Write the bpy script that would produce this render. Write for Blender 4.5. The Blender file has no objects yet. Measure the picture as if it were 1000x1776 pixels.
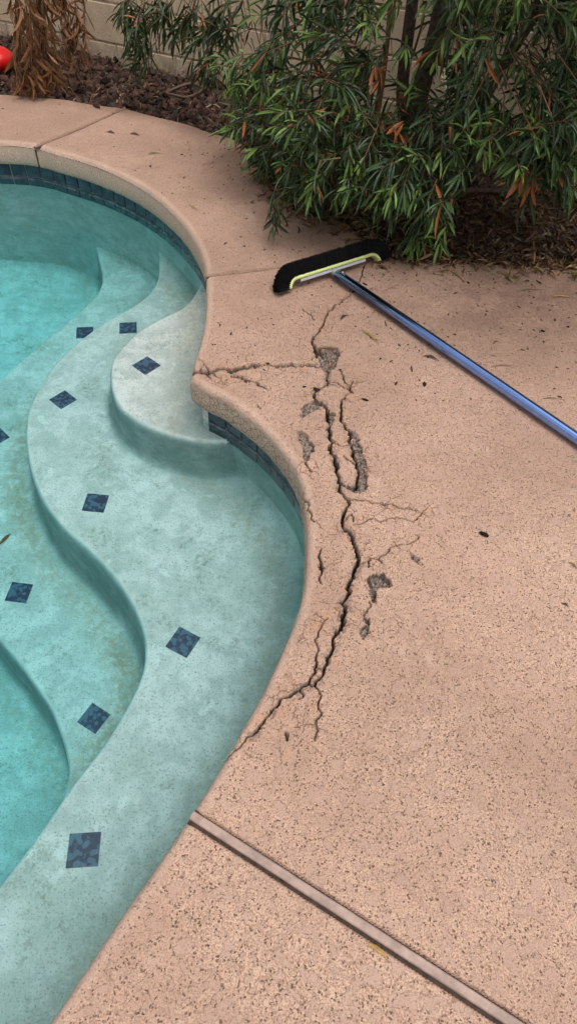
import bpy, math, random
import numpy as np
from mathutils import Vector, Matrix
R = math.radians
random.seed(7); rng = np.random.default_rng(11)
scene = bpy.context.scene
COL = scene.collection

# ------------------------------------------------------------------ camera
CAM_F, CAM_P, CAM_R, CAM_H = 1110.0, R(51.3), R(-4.2), 1.37   # focal (px of a 1000x1776 frame), pitch, roll, height
fwd = Vector((0, math.cos(CAM_P), -math.sin(CAM_P)))
upv = Vector((0, math.sin(CAM_P), math.cos(CAM_P)))
rgt = Vector((1, 0, 0))
c_, s_ = math.cos(CAM_R), math.sin(CAM_R)
cr = rgt * c_ - upv * s_
cu = upv * c_ + rgt * s_
cam = bpy.data.cameras.new('camera'); camo = bpy.data.objects.new('camera', cam); COL.objects.link(camo)
m = Matrix((cr, cu, -fwd)).transposed().to_4x4(); m.translation = (0, 0, CAM_H)
camo.matrix_world = m
cam.sensor_fit = 'VERTICAL'; cam.sensor_height = 24.0; cam.lens = 24.0 * CAM_F / 1776.0
cam.clip_start = 0.02; cam.clip_end = 500
scene.camera = camo

# ------------------------------------------------------------------ sky, sun, exposure
SUN_EL, SUN_AZ = R(74), R(128)
w = bpy.data.worlds.new('World'); scene.world = w; w.use_nodes = True
nt = w.node_tree; nt.nodes.clear()
sky = nt.nodes.new('ShaderNodeTexSky'); sky.sky_type = 'NISHITA'; sky.sun_disc = False
sky.sun_elevation = SUN_EL; sky.sun_rotation = SUN_AZ; sky.dust_density = 7.0; sky.air_density = 1.0; sky.ozone_density = 1.0
bg = nt.nodes.new('ShaderNodeBackground'); bg.inputs[1].default_value = 0.14
hsv = nt.nodes.new('ShaderNodeHueSaturation'); hsv.inputs['Saturation'].default_value = 0.22
out = nt.nodes.new('ShaderNodeOutputWorld')
nt.links.new(sky.outputs[0], hsv.inputs['Color']); nt.links.new(hsv.outputs[0], bg.inputs[0]); nt.links.new(bg.outputs[0], out.inputs[0])
sl = bpy.data.lights.new('sun', 'SUN'); sl.energy = 1.1; sl.angle = R(40); sl.color = (1.0, 0.95, 0.88)
so = bpy.data.objects.new('sun', sl); COL.objects.link(so)
sd = Vector((math.sin(SUN_AZ) * math.cos(SUN_EL), math.cos(SUN_AZ) * math.cos(SUN_EL), math.sin(SUN_EL)))
so.rotation_euler = sd.to_track_quat('Z', 'Y').to_euler(); so.location = (0, 0, 6)
scene.view_settings.view_transform = 'Standard'; scene.view_settings.look = 'None'
scene.view_settings.exposure = 0.14; scene.view_settings.gamma = 1.0
scene.cycles.max_bounces = 9; scene.cycles.diffuse_bounces = 4; scene.cycles.glossy_bounces = 3; scene.cycles.transmission_bounces = 9; scene.cycles.caustics_refractive = True; scene.cycles.blur_glossy = 0.0; scene.cycles.transparent_max_bounces = 12
scene.cycles.use_denoising = True; scene.cycles.adaptive_threshold = 0.025

# ------------------------------------------------------------------ helpers
def at(px, py, z=0.0):
    """point of the plane at height z seen at photo pixel (px, py)"""
    x = (px - 500) / CAM_F; y = (py - 888) / CAM_F
    x, y = c_ * x - s_ * y, s_ * x + c_ * y
    Y = math.cos(CAM_P) - y * math.sin(CAM_P); Z = -math.sin(CAM_P) - y * math.cos(CAM_P)
    t = (CAM_H - z) / -Z
    return np.array([x * t, Y * t])
def at_y(px, py, Yw):
    """point of the vertical plane at distance Yw seen at photo pixel"""
    x = (px - 500) / CAM_F; y = (py - 888) / CAM_F
    x, y = c_ * x - s_ * y, s_ * x + c_ * y
    Y = math.cos(CAM_P) - y * math.sin(CAM_P); Z = -math.sin(CAM_P) - y * math.cos(CAM_P)
    t = Yw / Y
    return np.array([x * t, Yw, CAM_H + Z * t])
def proj(p):
    """photo pixel and depth of world points (N,3)"""
    p = np.asarray(p, float); x, y, z = p[..., 0], p[..., 1], p[..., 2] - CAM_H
    d = y * math.cos(CAM_P) - z * math.sin(CAM_P); v = -y * math.sin(CAM_P) - z * math.cos(CAM_P)
    x, y = x / d, v / d
    return 500 + CAM_F * (c_ * x + s_ * y), 888 + CAM_F * (-s_ * x + c_ * y), d
def pl(pts, z=0.0): return np.array([at(a, b, z) for a, b in pts])
Z_FACE, Z_WATER, Z_TILE = -.108, -.19, -.2485
def atw(px, py, z):
    """point of the sunken plane at height z seen at a photo pixel through the water surface"""
    p = at(px, py, Z_WATER); d = np.array([p[0], p[1], Z_WATER - CAM_H]); d /= np.linalg.norm(d)
    sn = math.hypot(d[0], d[1]); s2 = sn / 1.33; t = (Z_WATER - z) * s2 / math.sqrt(1 - s2 * s2)
    return p + d[:2] / sn * t
def plw(pts, z): return np.array([atw(a, b, z) for a, b in pts])
def spline(P, step, closed=False):
    P = np.asarray(P, float); n = len(P); Q = []
    for i in range(n if closed else n - 1):
        g = lambda k: P[k % n] if closed else P[min(max(k, 0), n - 1)]
        a, b, c, d = g(i - 1), g(i), g(i + 1), g(i + 2)
        k = max(2, int(np.linalg.norm(c - b) / step))
        for j in range(k):
            t = j / k
            Q.append(.5 * (2 * b + (c - a) * t + (2 * a - 5 * b + 4 * c - d) * t * t + (3 * b - a - 3 * c + d) * t ** 3))
    if not closed: Q.append(P[-1])
    return np.array(Q)
def resample(P, step):
    L = np.r_[0, np.cumsum(np.linalg.norm(np.diff(P, axis=0), axis=1))]
    s = np.linspace(0, L[-1], max(2, int(L[-1] / step) + 1))
    return np.stack([np.interp(s, L, P[:, k]) for k in range(P.shape[1])], 1)
def inside(X, Y, poly):
    r = np.zeros(X.shape, bool); n = len(poly)
    for i in range(n):
        (x0, y0), (x1, y1) = poly[i], poly[(i + 1) % n]
        if y0 == y1: continue
        r ^= ((y0 > Y) != (y1 > Y)) & (X < (x1 - x0) * (Y - y0) / (y1 - y0) + x0)
    return r
def dist_line(X, Y, P, closed=False):
    D = np.full(X.shape, 1e9)
    n = len(P)
    for i in range(n if closed else n - 1):
        a = P[i]; b = P[(i + 1) % n]; ab = b - a; q = ab @ ab
        if q < 1e-14: continue
        t = np.clip(((X - a[0]) * ab[0] + (Y - a[1]) * ab[1]) / q, 0, 1)
        d = (X - a[0] - t * ab[0]) ** 2 + (Y - a[1] - t * ab[1]) ** 2
        np.minimum(D, d, out=D)
    return np.sqrt(D)
def sdist(X, Y, poly):                       # positive inside
    D = dist_line(X, Y, poly, True)
    return np.where(inside(X, Y, poly), D, -D)
def sstep(a, b, x):
    t = np.clip((x - a) / (b - a), 0, 1); return t * t * (3 - 2 * t)
_tab = rng.random((256, 256))
def vnoise(X, Y, s):
    x = X * s; y = Y * s; i = np.floor(x).astype(int); j = np.floor(y).astype(int); u = x - i; v = y - j
    u = u * u * (3 - 2 * u); v = v * v * (3 - 2 * v); g = lambda a, b: _tab[(i + a) % 256, (j + b) % 256]
    return (g(0, 0) * (1 - u) + g(1, 0) * u) * (1 - v) + (g(0, 1) * (1 - u) + g(1, 1) * u) * v
def clip_tris(V, T, S):
    """keep the part of triangles T where S > 0; V (N,k) columns are interpolated"""
    s = S[T]; pos = s > 0; k = pos.sum(1)
    keep = T[k == 3]; outT = [keep]; newV = []; base = len(V); cnt = 0
    def cut(A, B):
        nonlocal cnt
        t = (S[A] / (S[A] - S[B]))[:, None]
        newV.append(V[A] * (1 - t) + V[B] * t); r = base + cnt + np.arange(len(A)); cnt += len(A); return r
    for want, kk in ((True, 1), (False, 2)):
        M = T[k == kk]
        if not len(M): continue
        p = pos[k == kk]; lone = np.argmax(p == want, axis=1); ar = np.arange(len(M))
        a = M[ar, lone]; b = M[ar, (lone + 1) % 3]; c = M[ar, (lone + 2) % 3]
        ab = cut(a, b); ac = cut(a, c)
        if kk == 1: outT.append(np.stack([a, ab, ac], 1))
        else: outT += [np.stack([ab, b, c], 1), np.stack([ab, c, ac], 1)]
    V2 = np.concatenate([V] + newV) if newV else V
    return V2, np.concatenate(outT)
def np_mesh(name, V, T, attrs=None, smooth=True, uv=None):
    V = np.asarray(V, float); T = np.asarray(T); used = np.unique(T); mp = np.zeros(len(V), np.int64); mp[used] = np.arange(len(used))
    V = V[used]; T = mp[T]; k = T.shape[1]
    me = bpy.data.meshes.new(name)
    me.vertices.add(len(V)); me.vertices.foreach_set('co', V[:, :3].astype(np.float32).ravel())
    me.loops.add(T.size); me.loops.foreach_set('vertex_index', T.astype(np.int32).ravel())
    me.polygons.add(len(T)); me.polygons.foreach_set('loop_start', np.arange(0, T.size, k, dtype=np.int32))
    me.polygons.foreach_set('use_smooth', np.full(len(T), smooth))
    for nm, arr in (attrs or {}).items():
        a = me.attributes.new(nm, 'FLOAT_COLOR', 'POINT'); a.data.foreach_set('color', np.asarray(arr)[used].astype(np.float32).ravel())
    me.update(calc_edges=True); me.validate()
    return me
def obj(name, me, mat=None, parent=None, **props):
    o = bpy.data.objects.new(name, me); COL.objects.link(o)
    if mat is not None and me is not None:
        if not me.materials: me.materials.append(mat)
    if parent is not None: o.parent = parent
    for k, v in props.items(): o[k] = v
    return o
def thing(name, label, cat, loc=(0, 0, 0), group=None):
    o = bpy.data.objects.new(name, None); COL.objects.link(o); o.location = loc; o.empty_display_size = .05
    o['label'] = label; o['category'] = cat
    if group: o['group'] = group
    return o
class MB:
    """collects quads/tris"""
    def __init__(s): s.v = []; s.f = []
    def tube(s, P, rad, n=8, cap=True):
        P = [Vector(p) for p in P]; b = len(s.v)
        if not hasattr(rad, '__len__'): rad = [rad] * len(P)
        ref = None
        for i, p in enumerate(P):
            t = (P[min(i + 1, len(P) - 1)] - P[max(i - 1, 0)]).normalized()
            if ref is None: ref = t.orthogonal().normalized()
            ref = (ref - t * ref.dot(t)).normalized(); q = t.cross(ref)
            for k in range(n):
                a = 2 * math.pi * k / n; s.v.append(p + (ref * math.cos(a) + q * math.sin(a)) * rad[i])
        for i in range(len(P) - 1):
            for k in range(n):
                s.f.append((b + i * n + k, b + i * n + (k + 1) % n, b + (i + 1) * n + (k + 1) % n, b + (i + 1) * n + k))
        if cap:
            s.f.append(tuple(b + k for k in range(n))[::-1]); s.f.append(tuple(b + (len(P) - 1) * n + k for k in range(n)))
        return s
    def box(s, c, h, M=None, bev=0.0):
        b = len(s.v); c = Vector(c)
        if bev <= 0:
            for z in (-1, 1):
                for x, y in ((-1, -1), (1, -1), (1, 1), (-1, 1)): s.v.append(Vector((x * h[0], y * h[1], z * h[2])))
            F = [(3, 2, 1, 0), (4, 5, 6, 7), (0, 1, 5, 4), (1, 2, 6, 5), (2, 3, 7, 6), (3, 0, 4, 7)]
            for f in F: s.f.append(tuple(b + i for i in f))
            nv = 8
        else:
            nv = 16    # box with a chamfered top and bottom rim
            for z, i in ((-1, 1), (-1, 0), (1, 0), (1, 1)):
                for x, y in ((-1, -1), (1, -1), (1, 1), (-1, 1)):
                    s.v.append(Vector((x * (h[0] - bev * i), y * (h[1] - bev * i), z * (h[2] - (0 if i else bev)))))
            s.f.append((b + 3, b + 2, b + 1, b)); s.f.append((b + 12, b + 13, b + 14, b + 15))
            for r in range(3):
                for k in range(4): s.f.append((b + r * 4 + k, b + r * 4 + (k + 1) % 4, b + r * 4 + 4 + (k + 1) % 4, b + r * 4 + 4 + k))
        for i in range(b, b + nv): s.v[i] = (M @ s.v[i] if M else s.v[i]) + c
        return s
    def mesh(s, name, smooth=False):
        me = bpy.data.meshes.new(name); me.from_pydata([tuple(v) for v in s.v], [], s.f)
        me.polygons.foreach_set('use_smooth', [smooth] * len(me.polygons)); me.update(); return me

# ------------------------------------------------------------------ materials
class NT:
    def __init__(s, name):
        s.m = bpy.data.materials.new(name); s.m.use_nodes = True; s.t = s.m.node_tree; s.t.nodes.clear()
        s.out = s.t.nodes.new('ShaderNodeOutputMaterial')
        s.co = s.t.nodes.new('ShaderNodeTexCoord')
    def n(s, typ, ins=None, **kw):
        n = s.t.nodes.new('ShaderNode' + typ)
        for k, v in kw.items(): setattr(n, k, v)
        for k, v in (ins or {}).items():
            i = n.inputs[k]
            if isinstance(v, bpy.types.NodeSocket): s.t.links.new(v, i)
            elif isinstance(v, (tuple, list)) and len(v) == 3 and i.type == 'RGBA': i.default_value = (*v, 1)
            else: i.default_value = v
        return n
    def obj(s): return s.co.outputs['Object']
    def noise(s, scale, detail=3, rough=.55, vec=None, dist=0.0):
        return s.n('TexNoise', {'Vector': vec or s.obj(), 'Scale': scale, 'Detail': detail, 'Roughness': rough, 'Distortion': dist}).outputs['Fac']
    def voro(s, scale, feature='F1', vec=None, out='Distance', rnd=1.0):
        return s.n('TexVoronoi', {'Vector': vec or s.obj(), 'Scale': scale, 'Randomness': rnd}, feature=feature).outputs[out]
    def ramp(s, x, a, b, y0=0.0, y1=1.0):
        return s.n('MapRange', {'Value': x, 'From Min': a, 'From Max': b, 'To Min': y0, 'To Max': y1}, interpolation_type='SMOOTHSTEP').outputs[0]
    def math(s, op, a, b=0.0): return s.n('Math', {0: a, 1: b}, operation=op).outputs[0]
    def mix(s, f, a, b, mode='MIX'):
        n = s.t.nodes.new('ShaderNodeMix'); n.data_type = 'RGBA'; n.blend_type = mode
        for i, v in ((0, f), (6, a), (7, b)):
            if isinstance(v, bpy.types.NodeSocket): s.t.links.new(v, n.inputs[i])
            elif i == 0: n.inputs[0].default_value = v
            else: n.inputs[i].default_value = (*v, 1)
        return n.outputs[2]
    def bump(s, h, strength, dist, prev=None):
        ins = {'Height': h, 'Strength': strength, 'Distance': dist}
        if prev is not None: ins['Normal'] = prev
        return s.n('Bump', ins).outputs[0]
    def bsdf(s, col, rough=.8, normal=None, **kw):
        ins = {'Base Color': col, 'Roughness': rough}
        if normal is not None: ins['Normal'] = normal
        ins.update({k.replace('_', ' '): v for k, v in kw.items()})
        b = s.n('BsdfPrincipled', ins); s.t.links.new(b.outputs[0], s.out.inputs[0]); return s.m

def deck_colour(t, dirt, fine=1.0):
    """acrylic knock-down texture: smooth trowelled islands, granular ground, dirty pits"""
    isl_n = t.noise(34, 4, .6, dist=.5)
    isl = t.ramp(isl_n, .525, .57)                                   # trowelled islands
    gr = t.noise(300, 2, .6)
    pit_v = t.voro(150, 'F1', vec=t.n('VectorMath', {0: t.obj(), 1: t.n('VectorMath', {0: t.n('TexNoise', {'Vector': t.obj(), 'Scale': 90.0, 'Detail': 2.0}).outputs['Color'], 'Scale': .012}, operation='SCALE').outputs[0]}, operation='ADD').outputs[0])
    pit_gate = t.ramp(t.noise(75, 3, .6), .42, .55)
    pit = t.math('MULTIPLY', t.ramp(pit_v, .16, .34, 1, 0), pit_gate)
    pit = t.math('MULTIPLY', pit, t.math('SUBTRACT', 1.0, t.math('MULTIPLY', isl, .75)))
    big = t.noise(3.2, 3, .6)
    c = t.mix(t.ramp(gr, .36, .62), (.335, .20, .143), (.575, .395, .295))
    c = t.mix(t.math('MULTIPLY', isl, .65), c, (.43, .292, .235))
    c = t.mix(t.ramp(big, .3, .7), c, t.mix(.4, c, (.50, .31, .235)))
    c = t.mix(t.math('MULTIPLY', pit, .8), c, (.14, .072, .046))
    c = t.mix(t.math('MULTIPLY', t.ramp(t.voro(128, 'F1', t.n('VectorMath', {0: t.obj(), 1: t.n('VectorMath', {0: t.n('TexNoise', {'Vector': t.obj(), 'Scale': 140.0, 'Detail': 2.0}).outputs['Color'], 'Scale': .008}, operation='SCALE').outputs[0]}, operation='ADD').outputs[0]), .16, .36, .8, 0), t.math('MULTIPLY', t.ramp(t.noise(48, 2, .6), .41, .53), t.math('SUBTRACT', 1.0, t.math('MULTIPLY', isl, .7)))), c, (.19, .105, .068))
    c = t.mix(t.ramp(t.noise(1.7, 5, .65), .36, .64, 0, .8), c, t.mix(.6, c, (.27, .17, .12)))
    c = t.mix(t.ramp(t.noise(4.5, 5, .7), .56, .7, 0, .45), c, t.mix(.6, c, (.62, .45, .36)))
    # grime: dark specks and a brown film
    sp = t.ramp(t.voro(210, 'F1'), .12, .3, 1, 0)
    spg = t.math('MULTIPLY', sp, t.ramp(t.noise(55, 3, .6), .42, .58))
    c = t.mix(t.math('MULTIPLY', dirt, t.ramp(t.noise(9, 4, .65), .3, .7, .6, 1.0)), c, (.155, .092, .066))
    c = t.mix(t.math('MULTIPLY', spg, t.math('MULTIPLY', dirt, .9)), c, (.06, .035, .025))
    h = t.math('ADD', t.math('MULTIPLY', gr, .5), t.math('MULTIPLY', isl, .3))
    h = t.math('SUBTRACT', h, t.math('MULTIPLY', pit, 1.1))
    return c, h, gr
def mat_deck():
    t = NT('deck_acrylic')
    a = t.n('Attribute', attribute_name='mask'); sep = t.n('SeparateColor', {'Color': a.outputs['Color']})
    lipm = t.n('SeparateColor', {'Color': t.n('Attribute', attribute_name='edge').outputs['Color']}).outputs[0]
    crack, spall, near = sep.outputs[0], sep.outputs[1], sep.outputs[2]; dirt = t.n('SeparateColor', {'Color': t.n('Attribute', attribute_name='edge').outputs['Color']}).outputs[1]
    c, h, gr = deck_colour(t, dirt)
    c = t.mix(t.math('MULTIPLY', lipm, .5), c, t.mix(t.ramp(gr, .3, .7), (.50, .345, .27), (.62, .45, .36)))
    h = t.math('MULTIPLY', h, t.math('SUBTRACT', 1.0, t.math('MULTIPLY', lipm, .4)))
    # crazing close to the big cracks
    wv = t.n('VectorMath', {0: t.obj(), 1: t.n('VectorMath', {0: t.n('TexNoise', {'Vector': t.obj(), 'Scale': 25.0, 'Detail': 4.0}).outputs['Color'], 'Scale': .03}, operation='SCALE').outputs[0]}, operation='ADD').outputs[0]
    e1 = t.ramp(t.voro(20, 'DISTANCE_TO_EDGE', wv), .008, .026, 1, 0)
    gate = t.math('MULTIPLY', t.ramp(near, .15, .8), t.ramp(t.noise(11, 3, .6), .48, .6))
    hair = t.math('MULTIPLY', e1, gate)
    c = t.mix(t.math('MULTIPLY', t.ramp(near, .35, 1.0), t.ramp(t.noise(26, 3, .6), .5, .75, 0, .5)), c, (.50, .24, .12))     # rusty bleed
    c = t.mix(t.math('MULTIPLY', hair, .6), c, (.22, .10, .055))
    # broken out patches: grey aggregate
    agg = t.mix(t.ramp(t.noise(130, 4, .75), .38, .62), (.085, .053, .04), (.37, .30, .255))
    c = t.mix(spall, c, agg)
    c = t.mix(crack, c, (.016, .010, .008))
    h = t.math('SUBTRACT', h, t.math('MULTIPLY', hair, .8))
    nrm = t.bump(h, .9, .0045)
    nrm = t.bump(t.noise(160, 4, .7), t.math('MULTIPLY', spall, 1.0), .006, nrm)
    return t.bsdf(c, .86, nrm, Specular_IOR_Level=.25)
def mat_face():
    t = NT('coping_face')
    n = t.noise(260, 3, .7); big = t.noise(14, 4, .65); crk = t.ramp(t.voro(48, 'DISTANCE_TO_EDGE', t.n('VectorMath', {0: t.obj(), 1: t.n('VectorMath', {0: t.n('TexNoise', {'Vector': t.obj(), 'Scale': 30.0, 'Detail': 3.0}).outputs['Color'], 'Scale': .03}, operation='SCALE').outputs[0]}, operation='ADD').outputs[0]), .01, .06, 1, 0)
    c = t.mix(t.ramp(n, .3, .7), (.37, .225, .155), (.84, .62, .49))
    c = t.mix(t.ramp(big, .4, .7, 0, .45), c, (.56, .43, .34))
    y = t.n('SeparateXYZ', {0: t.obj()}).outputs
    nearw = t.ramp(y[1], 1.9, 1.5)
    c = t.mix(t.math('MULTIPLY', crk, t.math('MULTIPLY', nearw, .75)), c, (.20, .10, .055))
    c = t.mix(t.ramp(y[2], -.035, -.022), c, (.58, .40, .315))
    return t.bsdf(c, .9, t.bump(t.math('SUBTRACT', n, t.math('MULTIPLY', crk, nearw)), .8, .005), Specular_IOR_Level=.2)
def mat_plaster():
    t = NT('pool_plaster')
    a = t.n('Attribute', attribute_name='mask'); sep = t.n('SeparateColor', {'Color': a.outputs['Color']})
    sand = sep.outputs[0]; stain = sep.outputs[1]
    big = t.noise(3.5, 4, .6); mid = t.noise(13, 6, .72, dist=.15); fine = t.noise(190, 3, .7)
    c = t.mix(t.ramp(mid, .38, .62), (.56, .585, .56), (.78, .77, .745))
    c = t.mix(t.ramp(big, .48, .68, 0, .6), c, (.53, .57, .52))
    blot = t.math('MULTIPLY', t.ramp(t.voro(5.5, 'SMOOTH_F1', t.n('VectorMath', {0: t.obj(), 1: t.n('VectorMath', {0: t.n('TexNoise', {'Vector': t.obj(), 'Scale': 8.0, 'Detail': 4.0}).outputs['Color'], 'Scale': .2}, operation='SCALE').outputs[0]}, operation='ADD').outputs[0]), .25, .3, 1, 0), t.ramp(t.noise(2.1, 2, .5), .45, .6))
    c = t.mix(t.math('MULTIPLY', blot, .7), c, (.50, .55, .51))
    lt = t.ramp(t.noise(9.3, 4, .55, dist=.5), .635, .65)
    c = t.mix(t.math('MULTIPLY', lt, .55), c, (.84, .86, .84))
    grime = t.math('MULTIPLY', t.ramp(t.noise(7, 6, .75), .51, .66), t.ramp(t.noise(60, 4, .75), .42, .62))
    c = t.mix(t.math('MULTIPLY', grime, .75), c, (.24, .27, .22))
    c = t.mix(t.math('MULTIPLY', t.ramp(fine, .56, .64), .75), c, (.24, .26, .24))
    c = t.mix(t.math('MULTIPLY', t.ramp(fine, .42, .3), .3), c, (.85, .85, .82))
    c = t.mix(t.math('MULTIPLY', sand, t.ramp(t.noise(40, 4, .7), .38, .6, .1, .8)), c, (.45, .35, .22))
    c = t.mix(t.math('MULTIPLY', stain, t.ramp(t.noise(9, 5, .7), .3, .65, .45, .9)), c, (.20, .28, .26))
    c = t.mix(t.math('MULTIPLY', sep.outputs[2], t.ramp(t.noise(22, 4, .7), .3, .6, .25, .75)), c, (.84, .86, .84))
    return t.bsdf(c, .75, t.bump(t.math('ADD', fine, t.math('MULTIPLY', lt, 1.5)), .25, .003), Specular_IOR_Level=.2)
def mat_tile(dark):
    t = NT('blue_tile_glaze' if dark else 'blue_mottled_tile')
    oi = t.n('ObjectInfo').outputs['Random']
    v = t.n('VectorMath', {0: t.obj(), 1: t.n('VectorMath', {0: t.n('CombineXYZ', {0: oi, 1: oi, 2: oi}).outputs[0], 'Scale': 7.0}, operation='SCALE').outputs[0]}, operation='ADD').outputs[0]
    if dark:
        n = t.noise(26, 4, .65, v); c = t.mix(t.ramp(n, .35, .7), (.014, .024, .042), (.042, .066, .095))
        c = t.mix(t.math('MULTIPLY', t.ramp(t.noise(9, 4, .7, v), .5, .7), .12), c, (.20, .22, .24))
        wz = t.n('SeparateXYZ', {0: t.n('NewGeometry').outputs['Position']}).outputs[2]
        sc = t.math('MULTIPLY', t.math('MULTIPLY', t.ramp(wz, -.190, -.184), t.ramp(wz, -.168, -.182)), t.ramp(t.noise(30, 4, .7, t.n('NewGeometry').outputs['Position']), .4, .6, .03, .22))
        c = t.mix(sc, c, (.42, .44, .43))
        return t.bsdf(c, t.math('ADD', .22, t.math('MULTIPLY', sc, .5)), t.bump(n, .15, .002))
    vo = t.voro(5.2, 'SMOOTH_F1', v); n = t.noise(6.5, 4, .6, v)
    blob = t.ramp(t.math('ADD', vo, t.math('MULTIPLY', n, .35)), .52, .62)
    c = t.mix(blob, (.05, .12, .19), (.010, .024, .062)); c = t.mix(t.math('MULTIPLY', t.ramp(n, .5, .7), .35), c, (.14, .22, .34))
    return t.bsdf(c, .35)
def mat_simple(name, col, rough=.7, var=.3, scale=30, bump=.2, bd=.003, **kw):
    t = NT(name); n = t.noise(scale, 4, .65)
    c = t.mix(t.ramp(n, .3, .7), tuple(x * (1 - var) for x in col), tuple(min(1, x * (1 + var)) for x in col))
    return t.bsdf(c, rough, t.bump(n, bump, bd), **kw)
def mat_leaf(name):
    t = NT(name); a = t.n('Attribute', attribute_name='tint'); n = t.noise(90, 2, .5)
    c = t.mix(t.ramp(n, .3, .7), a.outputs['Color'], t.mix(.35, a.outputs['Color'], (.01, .02, .005)))
    b = t.n('BsdfPrincipled', {'Base Color': c, 'Roughness': .45, 'Specular IOR Level': .35})
    tr = t.n('BsdfTranslucent', {'Color': a.outputs['Color']}); mx = t.n('MixShader', {0: .12, 1: b.outputs[0], 2: tr.outputs[0]})
    t.t.links.new(mx.outputs[0], t.out.inputs[0]); return t.m
def mat_block():
    t = NT('block_wall_paint'); oi = t.n('ObjectInfo').outputs['Random']
    wc = t.n('NewGeometry').outputs['Position']
    n = t.noise(120, 4, .75, wc); m_ = t.noise(5, 4, .65, wc); pit = t.ramp(t.voro(70, 'F1', wc), .1, .3, 1, 0)
    pit = t.math('MULTIPLY', pit, t.ramp(t.noise(30, 2, .5, wc), .5, .62))
    c = t.mix(t.ramp(n, .3, .7), (.62, .47, .315), (.88, .71, .50)); c = t.mix(t.ramp(m_, .35, .7, 0, .5), c, (.46, .37, .27))
    c = t.mix(t.math('MULTIPLY', oi, .2), c, (.42, .33, .25)); c = t.mix(t.math('MULTIPLY', pit, .8), c, (.13, .09, .06))
    z = t.n('SeparateXYZ', {0: wc}).outputs[2]
    st = t.math('MULTIPLY', t.ramp(z, .09, -.02), t.ramp(t.noise(16, 5, .7, wc), .36, .62))
    c = t.mix(t.math('MULTIPLY', st, .62), c, (.17, .13, .095))
    return t.bsdf(c, .92, t.bump(t.math('SUBTRACT', n, pit), .7, .006), Specular_IOR_Level=.15)
def mat_water():
    t = NT('pool_water')
    nb = t.bump(t.noise(2.2, 2, .5), .02, .05)
    gl = t.n('BsdfGlass', {'Color': (1, 1, 1), 'Roughness': 0.0, 'IOR': 1.33, 'Normal': nb}); t.t.links.new(gl.outputs[0], t.out.inputs['Surface'])
    va = t.n('VolumeAbsorption', {'Color': (.0, .915, .965), 'Density': .56}); t.t.links.new(va.outputs[0], t.out.inputs['Volume'])
    return t.m
def mat_rock():
    t = NT('lava_rock'); a = t.n('Attribute', attribute_name='tint'); n = t.noise(150, 4, .7)
    c = t.mix(t.ramp(n, .3, .7), t.mix(.6, a.outputs['Color'], (.02, .013, .012)), a.outputs['Color'])
    return t.bsdf(c, .95, t.bump(n, .9, .006), Specular_IOR_Level=.1)
M = dict(deck=mat_deck(), face=mat_face(), plaster=mat_plaster(), tile=mat_tile(True), deco=mat_tile(False), block=mat_block(), water=mat_water(), rock=mat_rock(), leaf=mat_leaf('leaf'), dry=mat_leaf('dry_leaf'),
         mortar=mat_simple('mortar', (.60, .49, .36), .95, .25, 60), grout=mat_simple('grout', (.55, .57, .54), .9, .25, 60), soil=mat_simple('bed_soil', (.07, .042, .032), .95, .5, 45, .8, .02),
         bark=mat_simple('bark', (.085, .055, .04), .9, .5, 60, .8, .006), stem=mat_simple('stem', (.16, .085, .045), .85, .4, 60, .5, .003),
         strip=mat_simple('expansion_strip', (.33, .23, .19), .6, .28, 22, .15, .001), strip2=mat_simple('expansion_strip_worn', (.25, .15, .10), .75, .25, 70, .3, .002), gap=mat_simple('joint_dirt', (.05, .032, .024), .95, .4, 90),
         lime=mat_simple('lime_plastic', (.53, .60, .22), .38, .06, 30, .03, .001), black=mat_simple('black_bristle', (.0045, .0045, .005), .75, .3, 200, .1, .001, Specular_IOR_Level=.15), grey=mat_simple('grey_plastic', (.33, .33, .34), .45, .08, 40, .05, .001),
         red=mat_simple('red_plastic', (.62, .012, .014), .32, .08, 20, .03, .002), hose=mat_simple('drip_hose', (.10, .06, .04), .6, .2, 30), cream=mat_simple('cream_bud', (.62, .58, .36), .7, .15, 60), ground=mat_simple('yard_ground', (.30, .24, .18), .95, .3, 3))
def mat_pole():
    t = NT('blue_anodised_aluminium'); n = t.noise(18, 5, .7); sc = t.ramp(t.noise(55, 5, .75), .66, .72)
    c = t.mix(t.ramp(n, .3, .7), (.27, .43, .90), (.31, .48, .96)); c = t.mix(t.math('MULTIPLY', sc, .5), c, (.04, .06, .12))
    return t.bsdf(c, .13, t.bump(n, .03, .001), Metallic=1.0)
M['pole'] = mat_pole()
M['alu'] = mat_simple('aluminium', (.55, .56, .58), .38, .08, 40, .03, .001, Metallic=.8)

# ------------------------------------------------------------------ outlines
LIP = [(0,246),(60,252),(96,262),(150,278),(200,298),(245,322),(281,348),(317,384),(341,420),(353,451),(356.6,478),(357,520),(354,558),(345,598),(336,626),(330,651),(333,658),(354,672),(386,687),(412,706),(440,727),(466,752),(487,776),(505,802),(518,828),(525,851),(530,890),(532,948),(526,1020),(510,1076),(488,1128),(466,1176),(446,1216),(422,1258),(394,1308),(366,1355),(330,1412),(260,1515),(200,1600),(140,1690),(82,1775)]
lipw = np.concatenate([[[-2.6, 2.85], [-2.05, 3.2]], pl(LIP), [[-.42, -.14], [-.75, -.55], [-1.4, -.85], [-2.4, -.6], [-3.1, .1], [-3.35, 1.1], [-3.2, 2.1]]])
lip = spline(lipw, .012, True)
EDGE = [(0,163),(55,168),(115,172),(165,181),(215,187),(260,199),(325,215),(365,229),(415,246),(455,285),(480,325),(505,360),(560,380),(620,402),(650,436),(700,450),(850,457),(1000,465)]
edgew = np.concatenate([[[-4.4, 3.3], [-2.6, 3.8]], pl(EDGE)])
edge = np.concatenate([spline(edgew, .02), [[2.6, 2.56], [2.6, -1.6], [-4.4, -1.6]]])
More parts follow.
